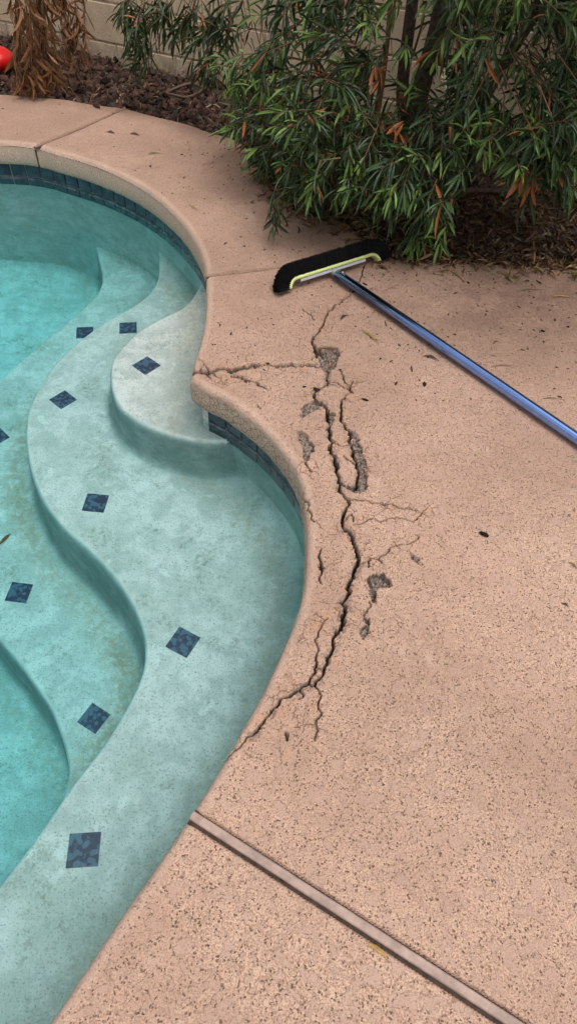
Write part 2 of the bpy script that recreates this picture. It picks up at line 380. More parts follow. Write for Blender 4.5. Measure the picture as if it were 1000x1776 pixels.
# wall line below the coping: the lip moved 3 cm back, loops removed
def offset(P, d):
    t = np.roll(P, -1, 0) - np.roll(P, 1, 0); t /= np.linalg.norm(t, axis=1)[:, None]
    n = np.stack([t[:, 1], -t[:, 0]], 1)
    a = P + n * d
    if inside(a[:1, 0], a[:1, 1], P)[0] != (d < 0): n = -n; a = P + n * d
    dd = dist_line(a[:, 0], a[:, 1], P, True)
    return a[dd > abs(d) - .0015]
wall_line = offset(lip, .03)

# ------------------------------------------------------------------ deck height field
def ax(*segs):
    return np.unique(np.concatenate([np.arange(a, b, s) for a, b, s in segs]).round(5))
gx = ax((-4.4, -1.85, .05), (-1.85, -.9, .007), (-.9, -.38, .004), (-.38, .46, .0019), (.46, .75, .003), (.75, 1.3, .004), (1.3, 2.62, .05))
gy = ax((-1.6, -.05, .05), (-.05, .4, .003), (.4, 2.0, .0019), (2.0, 2.36, .0026), (2.36, 2.9, .0045), (2.9, 3.95, .007))
X, Y = np.meshgrid(gx, gy); nx, ny = len(gx), len(gy)
# signed distances: exact close to the lines only
def near_dist(P, closed, reach):
    D = np.full(X.shape, 9.0)
    n = len(P)
    for i in range(n if closed else n - 1):
        a, b = P[i], P[(i + 1) % n]
        i0, i1 = np.searchsorted(gx, [min(a[0], b[0]) - reach, max(a[0], b[0]) + reach]); j0, j1 = np.searchsorted(gy, [min(a[1], b[1]) - reach, max(a[1], b[1]) + reach])
        if i1 <= i0 or j1 <= j0: continue
        x = X[j0:j1, i0:i1]; y = Y[j0:j1, i0:i1]; ab = b - a; q = ab @ ab
        if q < 1e-14: continue
        t = np.clip(((x - a[0]) * ab[0] + (y - a[1]) * ab[1]) / q, 0, 1)
        D[j0:j1, i0:i1] = np.minimum(D[j0:j1, i0:i1], np.hypot(x - a[0] - t * ab[0], y - a[1] - t * ab[1]))
    return D
def row_inside(poly):       # even-odd per grid row
    r = np.zeros(X.shape, bool)
    for i in range(len(poly)):
        (x0, y0), (x1, y1) = poly[i], poly[(i + 1) % len(poly)]
        if y0 == y1: continue
        j0, j1 = np.searchsorted(gy, [min(y0, y1), max(y0, y1)])
        for j in range(j0, j1): r[j, :np.searchsorted(gx, (x1 - x0) * (gy[j] - y0) / (y1 - y0) + x0)] ^= True
    return r
D = near_dist(lip, True, .12); SL = np.where(row_inside(lip), -D, D)          # > 0 on the deck
D = near_dist(edge, True, .15); SE = np.where(row_inside(edge), D, -D)        # > 0 on the deck
Zg = np.zeros(X.shape)
r_ = .024
q = np.clip(r_ - SL, 0, r_); Zg -= r_ - np.sqrt(np.maximum(r_ * r_ - q * q, 0))
r2 = .012
q = np.clip(r2 - SE, 0, r2); Zg -= r2 - np.sqrt(np.maximum(r2 * r2 - q * q, 0))
Zg += (vnoise(X, Y, 4.1) - .5) * .004 + (vnoise(X + 3, Y, 17) - .5) * .0015
# joints
JA = pl([(60, 254), (140, 221), (217, 186)]); JB = np.concatenate([pl([(356, 478), (420, 471), (490, 463)]), [at(560, 455), at(652, 440)]]); JC = pl([(331, 1414), (610, 1594), (890, 1776)]); JC = np.concatenate([JC, [JC[-1] + (JC[-1] - JC[0]) * 1.2]])
for J, wd, dp in ((JA, .027, .010), (JB, .022, .009), (JC, .029, .014)):
    d = near_dist(J, False, .1); Zg -= dp * (1 - sstep(wd / 2 - .002, wd / 2 + .0015, d))
# cracks: (x, y, width) in photo pixels
CR = [
 [(608,512,3),(592,524,3.4),(575,538,4),(566,548,4),(560,562,4),(549,580,4.5),(543,598,6),(548,608,6)],
 [(331,642,6.5),(345,645,7.5),(358,648,12),(366,645,7.5),(380,640,7),(393,640,7),(405,642,11),(415,638,9.5),(425,635,8),(450,634,7),(480,634,6),(505,631,4.4),(530,632,4.2),(552,637,5)],
 [(404,652,8),(415,653,7),(430,659,5.5),(445,662,4.5),(456,669,3),(462,674,2)],
 [(366,645,3),(372,652,3),(380,656,2)],[(352,633,2),(360,640,3),(366,646,4)],[(358,648,3),(366,657,2)],[(346,645,2),(352,637,2)],
 [(571,643,5),(570,661,4.5),(562,669,4),(554,672,4),(544,681,4.5),(544,688,6),(556,694,5),(564,703,7),(567,710,8),(568,724,9),(573,734,7),(569,742,8),(570,756,9),(578,766,6),(572,776,9),(574,784,8),(582,792,7),(584,804,8),(583,818,8),(586,834,7),(590,840,6),(590,854,7),(597,862,6),(605,870,5),(600,882,7),(595,896,8),(594,904,7),(596,916,7),(612,932,6),(618,952,8),(617,980,9),(612,1000,8),(606,1028,9),(592,1044,6),(594,1068,9),(590,1092,8),(578,1116,7),(566,1140,7),(562,1160,6),(554,1176,5),(546,1188,4),(536,1184,5),(518,1194,5),(502,1208,5),(486,1214,4.5),(470,1232,4.5),(456,1252,4),(440,1272,3.5),(426,1280,3.2),(418,1292,3),(406,1300,2.6),(393,1311,2.4)],
 [(568,1072,2),(552,1124,2.2),(546,1156,4),(536,1182,5)],[(546,1156,2.4),(558,1160,2.4)],
 [(546,1188,2.6),(554,1200,2.8),(552,1220,2.6),(558,1238,2.8),(548,1248,2.2),(546,1284,1.8)],[(520,1195,2.6),(527,1205,2.6),(518,1212,2)],
 [(612,660,2.4),(610,680,2.6),(598,686,3.4),(592,700,4.5),(593,712,3.5),(590,726,6),(598,740,6.5),(608,750,7),(604,766,7),(610,774,6),(612,786,9),(618,802,6.5),(622,820,7),(618,834,7),(618,842,7),(608,847,7),(598,843,5),(589,838,4)],
 [(578,766,2.6),(592,774,2.8),(604,772,3)],[(596,790,2.4),(608,800,2.6),(616,804,3.4)],
 [(605,866,4),(625,868,3.4),(645,872,3.2),(665,876,3),(685,878,3),(705,882,2.6),(722,884,2)],
 [(570,661,2.4),(585,663,2.4),(596,672,2.4),(612,682,2.4)],[(590,640,2.2),(595,655,2.4),(598,664,2.2),(610,672,2.2)],
 [(530,800,4),(533,810,3.4),(540,818,2.6)],[(526,850,2),(535,870,2.4),(540,890,2.4),(545,905,2)],[(556,952,3),(553,965,4),(556,975,3),(558,990,3),(556,1010,2)],
 [(617,980,3),(632,975,2.6),(640,968,3),(655,970,3),(662,976,2)],[(640,1044,2.2),(636,1062,2),(630,1075,2)],[(640,972,2.2),(638,985,2)],
 [(545,556,2),(540,548,1.8),(524,535,1.5)],[(670,566,1.5),(668,556,1.5)],[(498,1283,4.5),(495,1270,3)],
 [(612,910,2),(640,900,2),(660,905,2),(690,898,2),(715,905,2),(740,880,1.8)],[(655,970,2),(676,950,2),(700,944,2),(726,930,1.8)],[(600,900,2),(610,890,2.2),(612,905,2)],
 [(446,700,2.4),(452,708,2)],[(605,505,2),(622,488,2.6),(627,470,2.4),(640,452,2.2)],[(640,500,1.6),(665,505,1.6),(690,495,1.6)],
]
dst = np.full(X.shape, 1.0); crack = np.zeros(X.shape); nearc = np.zeros(X.shape)
NA = .6 * vnoise(X, Y, 130) + .4 * vnoise(X + 7, Y, 290)
def path_hf(P):
    """midpoint-jitter an outline of (x, y, half width)"""
    for amp in (.2, .22, .2):
        Q = [P[0]]
        for a, b in zip(P[:-1], P[1:]):
            mid = (a + b) / 2; d = b - a; L = math.hypot(d[0], d[1])
            mid[0] += -d[1] * random.uniform(-amp, amp); mid[1] += d[0] * random.uniform(-amp, amp); mid[2] *= random.uniform(.7, 1.25)
            Q += [mid, b]
        P = Q
    return P
CR[1] = [(x, y, q_ * 1.3) for x, y, q_ in CR[1]]; CR[2] = [(x, y, q_ * 1.3) for x, y, q_ in CR[2]]
for C in CR:
    P = []
    for (x, y, wpx) in C:
        a = at(x, y); e = np.linalg.norm(at(x + 1, y) - a); P.append(np.array([a[0], a[1], wpx * e / 2]))
    P = path_hf(P); strong = np.mean([c[2] for c in C]) / 6
    for a, b in zip(P[:-1], P[1:]):
        rc = .09
        i0, i1 = np.searchsorted(gx, [min(a[0], b[0]) - rc, max(a[0], b[0]) + rc]); j0, j1 = np.searchsorted(gy, [min(a[1], b[1]) - rc, max(a[1], b[1]) + rc])
        if i1 <= i0 or j1 <= j0: continue
        x = X[j0:j1, i0:i1]; y = Y[j0:j1, i0:i1]; ab = (b - a)[:2]; qq = ab @ ab + 1e-12
        t = np.clip(((x - a[0]) * ab[0] + (y - a[1]) * ab[1]) / qq, 0, 1)
        d = np.hypot(x - a[0] - t * ab[0], y - a[1] - t * ab[1]); hw = (a[2] + (b[2] - a[2]) * t) * .78
        d2 = d + (NA[j0:j1, i0:i1] - .5) * np.clip(hw - .001, 0, .004) * 1.5
        core = np.maximum(hw, .0014); amt = np.clip(hw / .0019, .38, 1)
        v = (1 - sstep(core * .7, core + .0011, d2)) * amt
        if strong > .75: dst[j0:j1, i0:i1] = np.minimum(dst[j0:j1, i0:i1], d - hw)
        crack[j0:j1, i0:i1] = np.maximum(crack[j0:j1, i0:i1], v)
        nearc[j0:j1, i0:i1] = np.maximum(nearc[j0:j1, i0:i1], (1 - sstep(0, rc, d)) * min(1, .35 + strong))
Zg -= crack ** 1.3 * .03
Zg += sstep(.3, 1, nearc) * (vnoise(X, Y, 28) - .5) * .006
SP = [([(545,604),(560,606),(575,603),(588,605),(590,612),(585,625),(578,640),(565,642),(555,635),(550,620)], .016),
 ([(528,702),(545,690),(556,698),(552,708),(535,718),(522,726),(520,718)], .007),
 ([(514,746),(530,750),(534,760),(546,776),(540,788),(530,800),(524,786),(520,765)], .009),
 ([(606,745),(618,752),(626,775),(634,800),(635,830),(632,850),(620,855),(612,848),(624,830),(622,805),(612,775)], .006),
 ([(642,1000),(652,992),(664,998),(676,1002),(680,1015),(668,1020),(655,1025),(648,1044),(641,1030)], .011),
 ([(626,1105),(630,1090),(636,1075),(641,1092),(632,1110)], .009), ([(713,963),(722,968),(730,978),(724,982)], .008), ([(548,985),(555,972),(563,978),(556,991)], .007), ([(563,722),(575,713),(583,722),(572,732)], .008),
 ([(700,936),(705,934),(706,940),(701,941)], .006), ([(592,920),(601,918),(600,926)], .005)]
chip = sstep(.52, .6, .6 * vnoise(X + 2, Y, 42) + .4 * vnoise(X, Y + 5, 110)) * (1 - sstep(.003, .012, dst))
spall = chip * .55; Zg -= chip * .005
for S, dp in SP:
    P = spline(pl(S), .006, True); P = P + (rng.random(P.shape) - .5) * .003
    i0, i1 = np.searchsorted(gx, [P[:, 0].min() - .03, P[:, 0].max() + .03]); j0, j1 = np.searchsorted(gy, [P[:, 1].min() - .03, P[:, 1].max() + .03])
    x = X[j0:j1, i0:i1]; y = Y[j0:j1, i0:i1]; s = sdist(x, y, P) + (vnoise(x, y, 75) - .5) * .014 + (vnoise(x + 4, y, 190) - .5) * .007
    v = sstep(-.001, .0022, s); spall[j0:j1, i0:i1] = np.maximum(spall[j0:j1, i0:i1], v)
    Zg[j0:j1, i0:i1] -= dp * 1.7 * v * (.55 + .5 * vnoise(x, y, 60) + .5 * vnoise(x, y + 3, 150))
    rim = np.exp(-((s - .0015) / .0018) ** 2) * sstep(.35, .6, vnoise(x + 9, y, 48)); crack[j0:j1, i0:i1] = np.maximum(crack[j0:j1, i0:i1], rim * .75)  # dark rim drawn into the crack mask, deepens the spall shadow by colour
# grime close to the planting bed
dirt = np.clip(1 - SE.clip(0) / .15, 0, 1) * .5
PX, PY, _ = proj(np.stack([X, Y, np.zeros_like(X)], -1))
dirt = np.maximum(dirt, .9 * np.exp(-(((PX - 900) / 330) ** 2 + ((PY - 535) / 105) ** 2)))
dirt = np.maximum(dirt, .6 * np.exp(-(((PX - 420) / 110) ** 2 + ((PY - 285) / 60) ** 2)))
dirt = np.maximum(dirt, .16 * sstep(.9, 2.0, Y))
mask = np.stack([crack, spall, nearc, dirt], -1)
V = np.concatenate([np.stack([X, Y, Zg], -1).reshape(-1, 3), mask.reshape(-1, 4), SL.reshape(-1, 1), SE.reshape(-1, 1)], 1)
jj, ii = np.meshgrid(np.arange(ny - 1), np.arange(nx - 1), indexing='ij')
a = (jj * nx + ii).ravel(); T = np.concatenate([np.stack([a, a + 1, a + nx + 1], 1), np.stack([a, a + nx + 1, a + nx], 1)])
keep = (V[T, 7].max(1) > 0) & (V[T, 8].max(1) > 0); T = T[keep]
V, T = clip_tris(V, T, V[:, 7]); V, T = clip_tris(V, T, V[:, 8])
cen = V[T][:, :, :2].mean(1)
def side(c, a, b): return (b[0] - a[0]) * (c[:, 1] - a[1]) - (b[1] - a[1]) * (c[:, 0] - a[0])
aboveB = np.where(cen[:, 0] < JB[2][0], side(cen, JB[0], JB[2]), side(cen, JB[2], JB[-1])) > 0
aboveB &= cen[:, 1] > 1.9
leftA = side(cen, JA[0], JA[2]) > 0
aboveC = side(cen, JC[0], JC[2]) > 0
ids = np.where(aboveB & leftA, 0, np.where(aboveB, 1, np.where(aboveC, 2, 3)))
deck = bpy.data.objects.new('pool_deck', None); COL.objects.link(deck); deck['kind'] = 'structure'; deck['label'] = 'salmon pink textured concrete pool deck with cracks'
for k in range(4):
    Tk = T[ids == k]
    obj('slab', np_mesh('slab', V[:, :3], Tk, {'mask': V[:, 3:7], 'edge': np.stack([1 - sstep(.012, .034, V[:, 7]), V[:, 6], 0 * V[:, 6], 1 + 0 * V[:, 6]], 1)}), M['deck'], deck)
# coping face below the rounded lip, and the outer side of the slab
def ribbon(P, prof, closed=True, outward=1):
    t = (np.roll(P, -1, 0) - np.roll(P, 1, 0)) if closed else np.gradient(P, axis=0)
    t /= np.linalg.norm(t, axis=1)[:, None] + 1e-12; n = np.stack([t[:, 1], -t[:, 0]], 1) * outward
    Vv = []
    for d, z in prof: Vv.append(np.concatenate([P + n * d, np.full((len(P), 1), z)], 1))
    N = len(P); Vv = np.concatenate(Vv); F = []
    i = np.arange(N if closed else N - 1); j = (i + 1) % N
    for k in range(len(prof) - 1): F.append(np.stack([k * N + i, k * N + j, (k + 1) * N + j, (k + 1) * N + i], 1))
    return Vv, np.concatenate(F)
tst = lip[:1] + 0
tt = lip[1] - lip[-1]; nn = np.array([tt[1], -tt[0]]) / np.linalg.norm(tt)
ow = -1 if inside(*(lip[0] + nn * .01)[:, None], lip)[0] else 1          # +1: n points out of the pool
Vv, F = ribbon(lip, [(.0015, -r_ + .004), (-.001, -.034), (-.002, -.06), (-.001, -.09), (.003, -.104), (.012, Z_FACE), (.03, Z_FACE - .002)], True, ow)
jit = (vnoise(Vv[:, 0] * 1.3 + Vv[:, 2] * 5, Vv[:, 1] + Vv[:, 2] * 7, 40) - .5) * .003; Vv[:, 0] += jit; Vv[:, 1] += jit
obj('coping_face', np_mesh('coping_face', Vv, F), M['face'], deck)
Vv, F = ribbon(edge, [(0, -r2 + .003), (0, -.12)], True)
obj('slab_side', np_mesh('slab_side', Vv, F), M['face'], deck)
def strip_mesh(P, wd, z0, z1):
    P = resample(P, .03); d = np.gradient(P, axis=0); d /= np.linalg.norm(d, axis=1)[:, None]; n = np.stack([-d[:, 1], d[:, 0]], 1)
    rows = []; N = len(P)
    wob = (vnoise(P[:, 0] * 9, P[:, 1] * 9, 1) - .5)[:, None] * .0012
    for o, z in ((-wd / 2, z0), (-wd / 2, z1 - .002), (-wd / 2 + .002, z1), (wd / 2 - .002, z1), (wd / 2, z1 - .002), (wd / 2, z0)):
        rows.append(np.concatenate([P + n * (o + wob), np.full((N, 1), z)], 1))
    Vs = np.concatenate(rows); i = np.arange(N - 1); F = [np.stack([k * N + i, k * N + i + 1, (k + 1) * N + i + 1, (k + 1) * N + i], 1) for k in range(5)]
    return np_mesh('expansion_strip', Vs, np.concatenate(F), smooth=False)
def nrm2(J): d = J[1] - J[0]; d = d / np.linalg.norm(d); return np.array([-d[1], d[0]])
for J, wd, z1, mt, sh in ((JA, .013, -.0015, 'strip2', .0), (JB, .012, -.001, 'strip2', 0), (JC, .0170, -.0005, 'strip', .0016)):
    J2 = J + nrm2(J) * sh
    J2 = resample(J2, .02)
    obj('expansion_strip', strip_mesh(J2, wd, -.012, z1), M[mt], deck)
    g = J + 0; dv = np.array([0, 0]); 
    Pg = resample(J, .03); d = np.gradient(Pg, axis=0); d /= np.linalg.norm(d, axis=1)[:, None]; n = np.stack([-d[:, 1], d[:, 0]], 1); hw = wd / 2 + (.0065 if J is JA else .0045 if J is JB else .0068); N = len(Pg)
    zz = -.0055 if J is not JC else -.0105
    Vs = np.concatenate([np.concatenate([Pg - n * hw, np.full((N, 1), zz)], 1), np.concatenate([Pg + n * hw, np.full((N, 1), zz)], 1)]); i = np.arange(N - 1)
    obj('joint_dirt', np_mesh('joint_dirt', Vs, np.stack([i, i + 1, N + i + 1, N + i], 1)), M['gap'], deck)

for J in (JA, JB):
    p = lip[np.argmin(((lip - J[0]) ** 2).sum(1))]; k = np.argmin(((lip - J[0]) ** 2).sum(1)); tg = lip[(k + 1) % len(lip)] - lip[k - 1]; Mz = Matrix.Rotation(math.atan2(tg[1], tg[0]), 3, 'Z')
    obj('face_joint', MB().box((p[0], p[1], -.064), (.0035, .0035, .042), Mz).mesh('face_joint'), M['gap'], deck)

# ------------------------------------------------------------------ pool shell
ZL = [-.25, -.50, -.83]; ZFLOOR = -1.2
L0 = [(352,478),(344,499),(320,530),(280,551),(240,575),(212,602),(196,624),(191,650),(196,682),(208,706),(232,726),(264,744),(300,756),(332,764),(352,767),(372,768),(395,768),(420,766)]
L1 = [(276,452),(273,482),(256,510),(224,534),(180,559),(132,594),(96,630),(68,670),(50,706),(44,742),(46,782),(54,820),(66,852),(84,884),(112,918),(148,950),(180,982),(212,1022),(236,1066),(249,1106),(249,1150),(237,1190),(212,1238),(180,1290),(148,1330),(120,1366),(80,1425),(40,1480),(0,1532),(-60,1612),(-150,1740)]
L2 = [(172,452),(177,486),(160,518),(120,554),(80,586),(40,622),(0,658),(-50,720),(-85,790),(-95,860),(-80,950),(-50,1040),(0,1114),(28,1146),(60,1190),(88,1234),(104,1274),(114,1310),(117,1350),(100,1400),(50,1470),(-20,1560),(-120,1700)]
def level(pts, z, tail):
    p = spline(plw(pts, z), .02); d0 = p[0] - p[3]; d0 /= np.linalg.norm(d0)
    return np.concatenate([p, tail, [p[0] + d0 * .6 + np.array([.5, .3]), p[0] + d0 * .6]])
far_c = [[1.2, -1.2], [1.2, 3.2]]
polys = [np.concatenate([spline(plw(L0, ZL[0]), .015), [[.1, 1.55], [.1, 2.2]]]),
         level(L1, ZL[1], [[-.9, -.9], [1.2, -.9], [1.2, 3.2]]),
         level(L2, ZL[2], [[-1.3, -.9], [1.2, -.9], [1.2, 3.3]])]
px_ = ax((-3.4, -1.9, .05), (-1.9, -.92, .0045), (-.92, -.15, .0026), (-.15, .12, .0045)); py_ = ax((-1.0, -.05, .03), (-.05, 1.5, .0045), (1.5, 2.4, .0026), (2.4, 3.4, .0045))
XP, YP = np.meshgrid(px_, py_)
pro_s = np.array([-.05, -.032, -.022, -.016, -.012, -.0085, -.005, -.001, .003, .008, .014]); pro_v = np.array([0, .018, .055, .12, .22, .45, .72, .90, .965, .992, 1])
ZP = np.full(XP.shape, ZFLOOR); sandm = np.zeros(XP.shape)
sds = [sdist(XP, YP, p) for p in polys]
zz = [ZFLOOR, ZL[2], ZL[1], ZL[0]]
for k, s in enumerate(sds[::-1]):
    ZP += (zz[k + 1] - zz[k]) * np.interp(s, pro_s, pro_v)
    sandm = np.maximum(sandm, np.where(s < 0, np.exp(-((s + .085) / .05) ** 2), 0) * (.95 if k else .5) * sstep(.3, .65, vnoise(XP, YP, 2.6)))
SW = sdist(XP, YP, wall_line)
cv = .07; q = np.clip(cv - SW, 0, cv); cove = cv - np.sqrt(np.maximum(cv * cv - q * q, 0))
ZP = np.where(sds[0] > 0, ZP + cove * .15, ZP + cove)
ZP = np.minimum(ZP, np.where(sds[0] > 0, -.238, 0))
ZP += (vnoise(XP, YP, 3.1) - .5) * .008
sandm = np.maximum(sandm, np.exp(-((SW - .10) / .05) ** 2) * .55 * (sds[1] > 0))
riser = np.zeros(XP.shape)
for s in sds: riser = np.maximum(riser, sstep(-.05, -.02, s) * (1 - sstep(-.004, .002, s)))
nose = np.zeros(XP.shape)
for s in sds: nose = np.maximum(nose, sstep(-.001, .004, s) * (1 - sstep(.006, .018, s)))  # bright rim of step edges catching the sky, put into the colour
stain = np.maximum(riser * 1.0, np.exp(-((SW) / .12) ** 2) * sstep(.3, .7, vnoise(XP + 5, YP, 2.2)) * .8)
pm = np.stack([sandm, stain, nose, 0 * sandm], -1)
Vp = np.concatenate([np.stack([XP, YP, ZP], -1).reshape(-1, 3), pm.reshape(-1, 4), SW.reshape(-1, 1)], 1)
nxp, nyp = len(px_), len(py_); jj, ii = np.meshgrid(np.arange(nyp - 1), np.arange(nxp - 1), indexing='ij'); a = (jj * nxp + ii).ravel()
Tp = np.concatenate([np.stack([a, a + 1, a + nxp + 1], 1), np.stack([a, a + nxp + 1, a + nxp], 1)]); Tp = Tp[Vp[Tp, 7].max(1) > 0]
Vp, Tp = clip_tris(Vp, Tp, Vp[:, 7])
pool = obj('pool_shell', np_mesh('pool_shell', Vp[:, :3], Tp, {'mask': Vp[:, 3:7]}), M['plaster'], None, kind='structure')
pool['label'] = 'pale plaster swimming pool interior with curved steps'
Vv, F = ribbon(wall_line, [(0, Z_TILE), (0, -.5), (0, -.85), (0, -1.25)], True)
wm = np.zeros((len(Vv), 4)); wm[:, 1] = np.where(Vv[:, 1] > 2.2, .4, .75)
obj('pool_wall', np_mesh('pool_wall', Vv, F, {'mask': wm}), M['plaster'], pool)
Vv, F = ribbon(wall_line, [(0, -.05), (0, Z_TILE - .001)], True)
obj('grout_band', np_mesh('grout_band', Vv, F), M['grout'], pool)
# waterline tiles
tb = MB().box((0, 0, 0), (.0360, .0362, .004), None, .0012); tile_me = tb.mesh('waterline_tile'); tile_me.materials.append(M['tile'])
Pw = wall_line
i_start = np.argmin(np.hypot(Pw[:, 0] + 2.1, Pw[:, 1] - 3.25)); Pw = np.roll(Pw, -i_start, 0)
i_end = np.argmin(np.hypot(Pw[:, 0] + .45, Pw[:, 1] + .2)) 
if i_end < len(Pw) // 3: Pw = np.concatenate([Pw[:1], Pw[:0:-1]]); i_end = np.argmin(np.hypot(Pw[:, 0] + .45, Pw[:, 1] + .2))
Pw = Pw[:i_end + 1]; Lw = np.r_[0, np.cumsum(np.linalg.norm(np.diff(Pw, axis=0), axis=1))]
dv_ = np.diff(Pw, axis=0); dv_ /= np.linalg.norm(dv_, axis=1)[:, None] + 1e-12; turn = np.r_[0, 1 - (dv_[1:] * dv_[:-1]).sum(1), 0]; turn[np.hypot(Pw[:, 0] - at(346, 668)[0], Pw[:, 1] - at(346, 668)[1]) > .12] = 0; ksp = int(np.argmax(turn))
for run, st_ in ((Pw[:ksp + 1][::-1], .038), (Pw[ksp:], .071)):
    Lw = np.r_[0, np.cumsum(np.linalg.norm(np.diff(run, axis=0), axis=1))]
    if Lw[-1] < .1: continue
    for sc_ in np.arange(st_, Lw[-1] - .04, .0765):
        c, e0, e1 = [np.array([np.interp(sc_ + o_, Lw, run[:, k]) for k in (0, 1)]) for o_ in (0, -.037, .037)]
        tx = (e1 - e0) / np.linalg.norm(e1 - e0); nrm = np.array([tx[1], -tx[0]]); mid = (e0 + e1) / 2
        if not inside(*(c + nrm * .05)[:, None], lip)[0]: nrm = -nrm
        if sdist(*(c + nrm * .035)[:, None], polys[0])[0] > .045: continue
        for zc, ys_ in ((Z_TILE + .038, 1.0), (Z_TILE + .038 + .0765, 1.0)):
            o = bpy.data.objects.new('waterline_tile', tile_me); COL.objects.link(o); o.parent = pool
            zx = Vector((nrm[0], nrm[1], 0)); yv = Vector((0, 0, 1)); xv = yv.cross(zx)
            mm = Matrix((xv, yv * ys_, zx)).transposed().to_4x4(); mm.translation = (*(mid + nrm * .0025), zc); o.matrix_world = mm
# inlaid marker tiles on the steps
db = MB().box((0, 0, 0), (.5, .5, .003), None, .0); deco_me = db.mesh('step_tile'); deco_me.materials.append(M['deco'])
DT = [([(229,634.6),(256,619),(279,634.4),(252,650.6)],0),([(86,693.2),(112.8,678),(134,692.8),(106,710.4)],1),([(207,561),(238,559.4),(237.6,577.6),(207.4,578.8)],1),([(152.2,856.4),(190,859.4),(179.2,889.6),(142.2,885.4)],1),([(312.4,1087.6),(348.4,1106.2),(322.6,1141.8),(286.6,1121.8)],1),([(161.8,1219.6),(191.8,1239.2),(165.4,1274),(134,1253)],2),([(121.4,1447),(176,1442.4),(170.6,1502.8),(114.2,1505.6)],1),([(22.8,1010),(58.2,1014.8),(46.2,1046.6),(8.6,1042)],2),([(132,569),(160.6,568),(163,586),(134,587.5)],2),([(-28,756),(-3,743),(19,758),(-8,774)],2)]
def deco_mat(o, i): o['tone'] = i
for cs, lv in DT:
    Pq = plw(cs, ZL[lv]); c = Pq.mean(0); e = (Pq[1] - Pq[0] + Pq[2] - Pq[3]) / 2; f = (Pq[2] - Pq[1] + Pq[3] - Pq[0]) / 2
    ang = math.atan2(e[1], e[0]); sz = (np.linalg.norm(e) + np.linalg.norm(f)) / 2
    zs = ZP[np.searchsorted(py_, c[1]).clip(0, nyp - 1), np.searchsorted(px_, c[0]).clip(0, nxp - 1)]
    o = bpy.data.objects.new('step_tile', deco_me); COL.objects.link(o); o.parent = pool; o.location = (c[0], c[1], zs + .001); o.rotation_euler = (0, 0, ang); o.scale = (sz, sz, 1)
# water body
wo = offset(lip, .038)
N = len(wo); Vw = np.concatenate([np.concatenate([wo, np.full((N, 1), Z_WATER)], 1), np.concatenate([wo, np.full((N, 1), -1.45)], 1)])
me = bpy.data.meshes.new('pool_water'); me.from_pydata([tuple(v) for v in Vw], [], [tuple(range(N)), tuple(range(2 * N - 1, N - 1, -1))] + [(i, N + i, N + (i + 1) % N, (i + 1) % N) for i in range(N)])
import bmesh
bm = bmesh.new(); bm.from_mesh(me); bmesh.ops.recalc_face_normals(bm, faces=bm.faces); bm.to_mesh(me); bm.free()
obj('pool_water', me, M['water'], None, kind='structure', label='clear turquoise pool water')

# ------------------------------------------------------------------ ground and planting bed
gz = -.055
bx_ = np.arange(-4.4, 2.61, .035); by_ = np.arange(2.2, 5.4, .035); XB, YB = np.meshgrid(bx_, by_)
SB = -sdist(XB, YB, edge)
ZB = gz + (vnoise(XB, YB, 6) - .5) * .04 + sstep(.1, .8, SB) * .0
Vb = np.concatenate([np.stack([XB, YB, ZB], -1).reshape(-1, 3), (SB + .03).reshape(-1, 1)], 1); nxb = len(bx_)
jj, ii = np.meshgrid(np.arange(len(by_) - 1), np.arange(nxb - 1), indexing='ij'); a = (jj * nxb + ii).ravel()
Tb = np.concatenate([np.stack([a, a + 1, a + nxb + 1], 1), np.stack([a, a + nxb + 1, a + nxb], 1)]); Vb, Tb = clip_tris(Vb, Tb, Vb[:, 3])
obj('planting_bed', np_mesh('planting_bed', Vb[:, :3], Tb), M['soil'], None, kind='structure', label='dark soil planting bed between deck and wall')
g = MB(); B = 120
for (x0, x1, y0, y1) in ((-B, -4.4, -B, B), (2.6, B, -B, B), (-4.4, 2.6, 5.37, B), (-4.4, 2.6, -B, -1.6)):
    b = len(g.v); g.v += [Vector((x0, y0, -.08)), Vector((x1, y0, -.08)), Vector((x1, y1, -.08)), Vector((x0, y1, -.08))]; g.f.append((b, b + 1, b + 2, b + 3))
obj('ground', g.mesh('ground'), M['ground'], None, kind='structure', label='bare yard ground beyond the deck')

# ------------------------------------------------------------------ block wall
ZJ = .055
wa, wb = at(0, 37, ZJ), at(370, 112, ZJ); wd = (wb - wa) / np.linalg.norm(wb - wa); wn = np.array([-wd[1], wd[0]])     # wn points away from the pool
wang = math.atan2(wd[1], wd[0])
wall = thing('block_wall', 'cream painted concrete block wall behind the gravel bed', 'wall', (wa[0], wa[1], 0))
wall.rotation_euler = (0, 0, wang)
s0 = (at(302, 100, ZJ) - wa) @ wd
bb = MB().box((0, 0, 0), (.1975, .0965, .07), Matrix.Rotation(R(90), 3, 'X'), .004); block_me = bb.mesh('block'); block_me.materials.append(M['block'])
for cI in range(-1, 9):
    zc = ZJ - .1 + cI * .203 + .203 * 0
    for k in range(-8, 12):
        s = s0 + (.203 if cI % 2 == 0 else .0) + k * .4045 + (.0 if cI % 2 == 0 else .0)
        if cI == 0: s = s0 + .2 + k * .4045
        if not -3.1 < s < 4.3: continue
        o = bpy.data.objects.new('block', block_me); COL.objects.link(o); o.parent = wall; o.location = (s, .07 + random.uniform(-.0015, .0015), zc)
mo = MB().box((.6, .072, .73), (3.9, .064, 1.02)); obj('mortar', mo.mesh('mortar'), M['mortar'], wall)
mc = MB().box((.6, .07, 1.79), (3.9, .09, .03), None, .006); obj('wall_cap', mc.mesh('wall_cap'), M['block'], wall)
def wall_y(x): return wa[1] + (x - wa[0]) * wd[1] / wd[0]

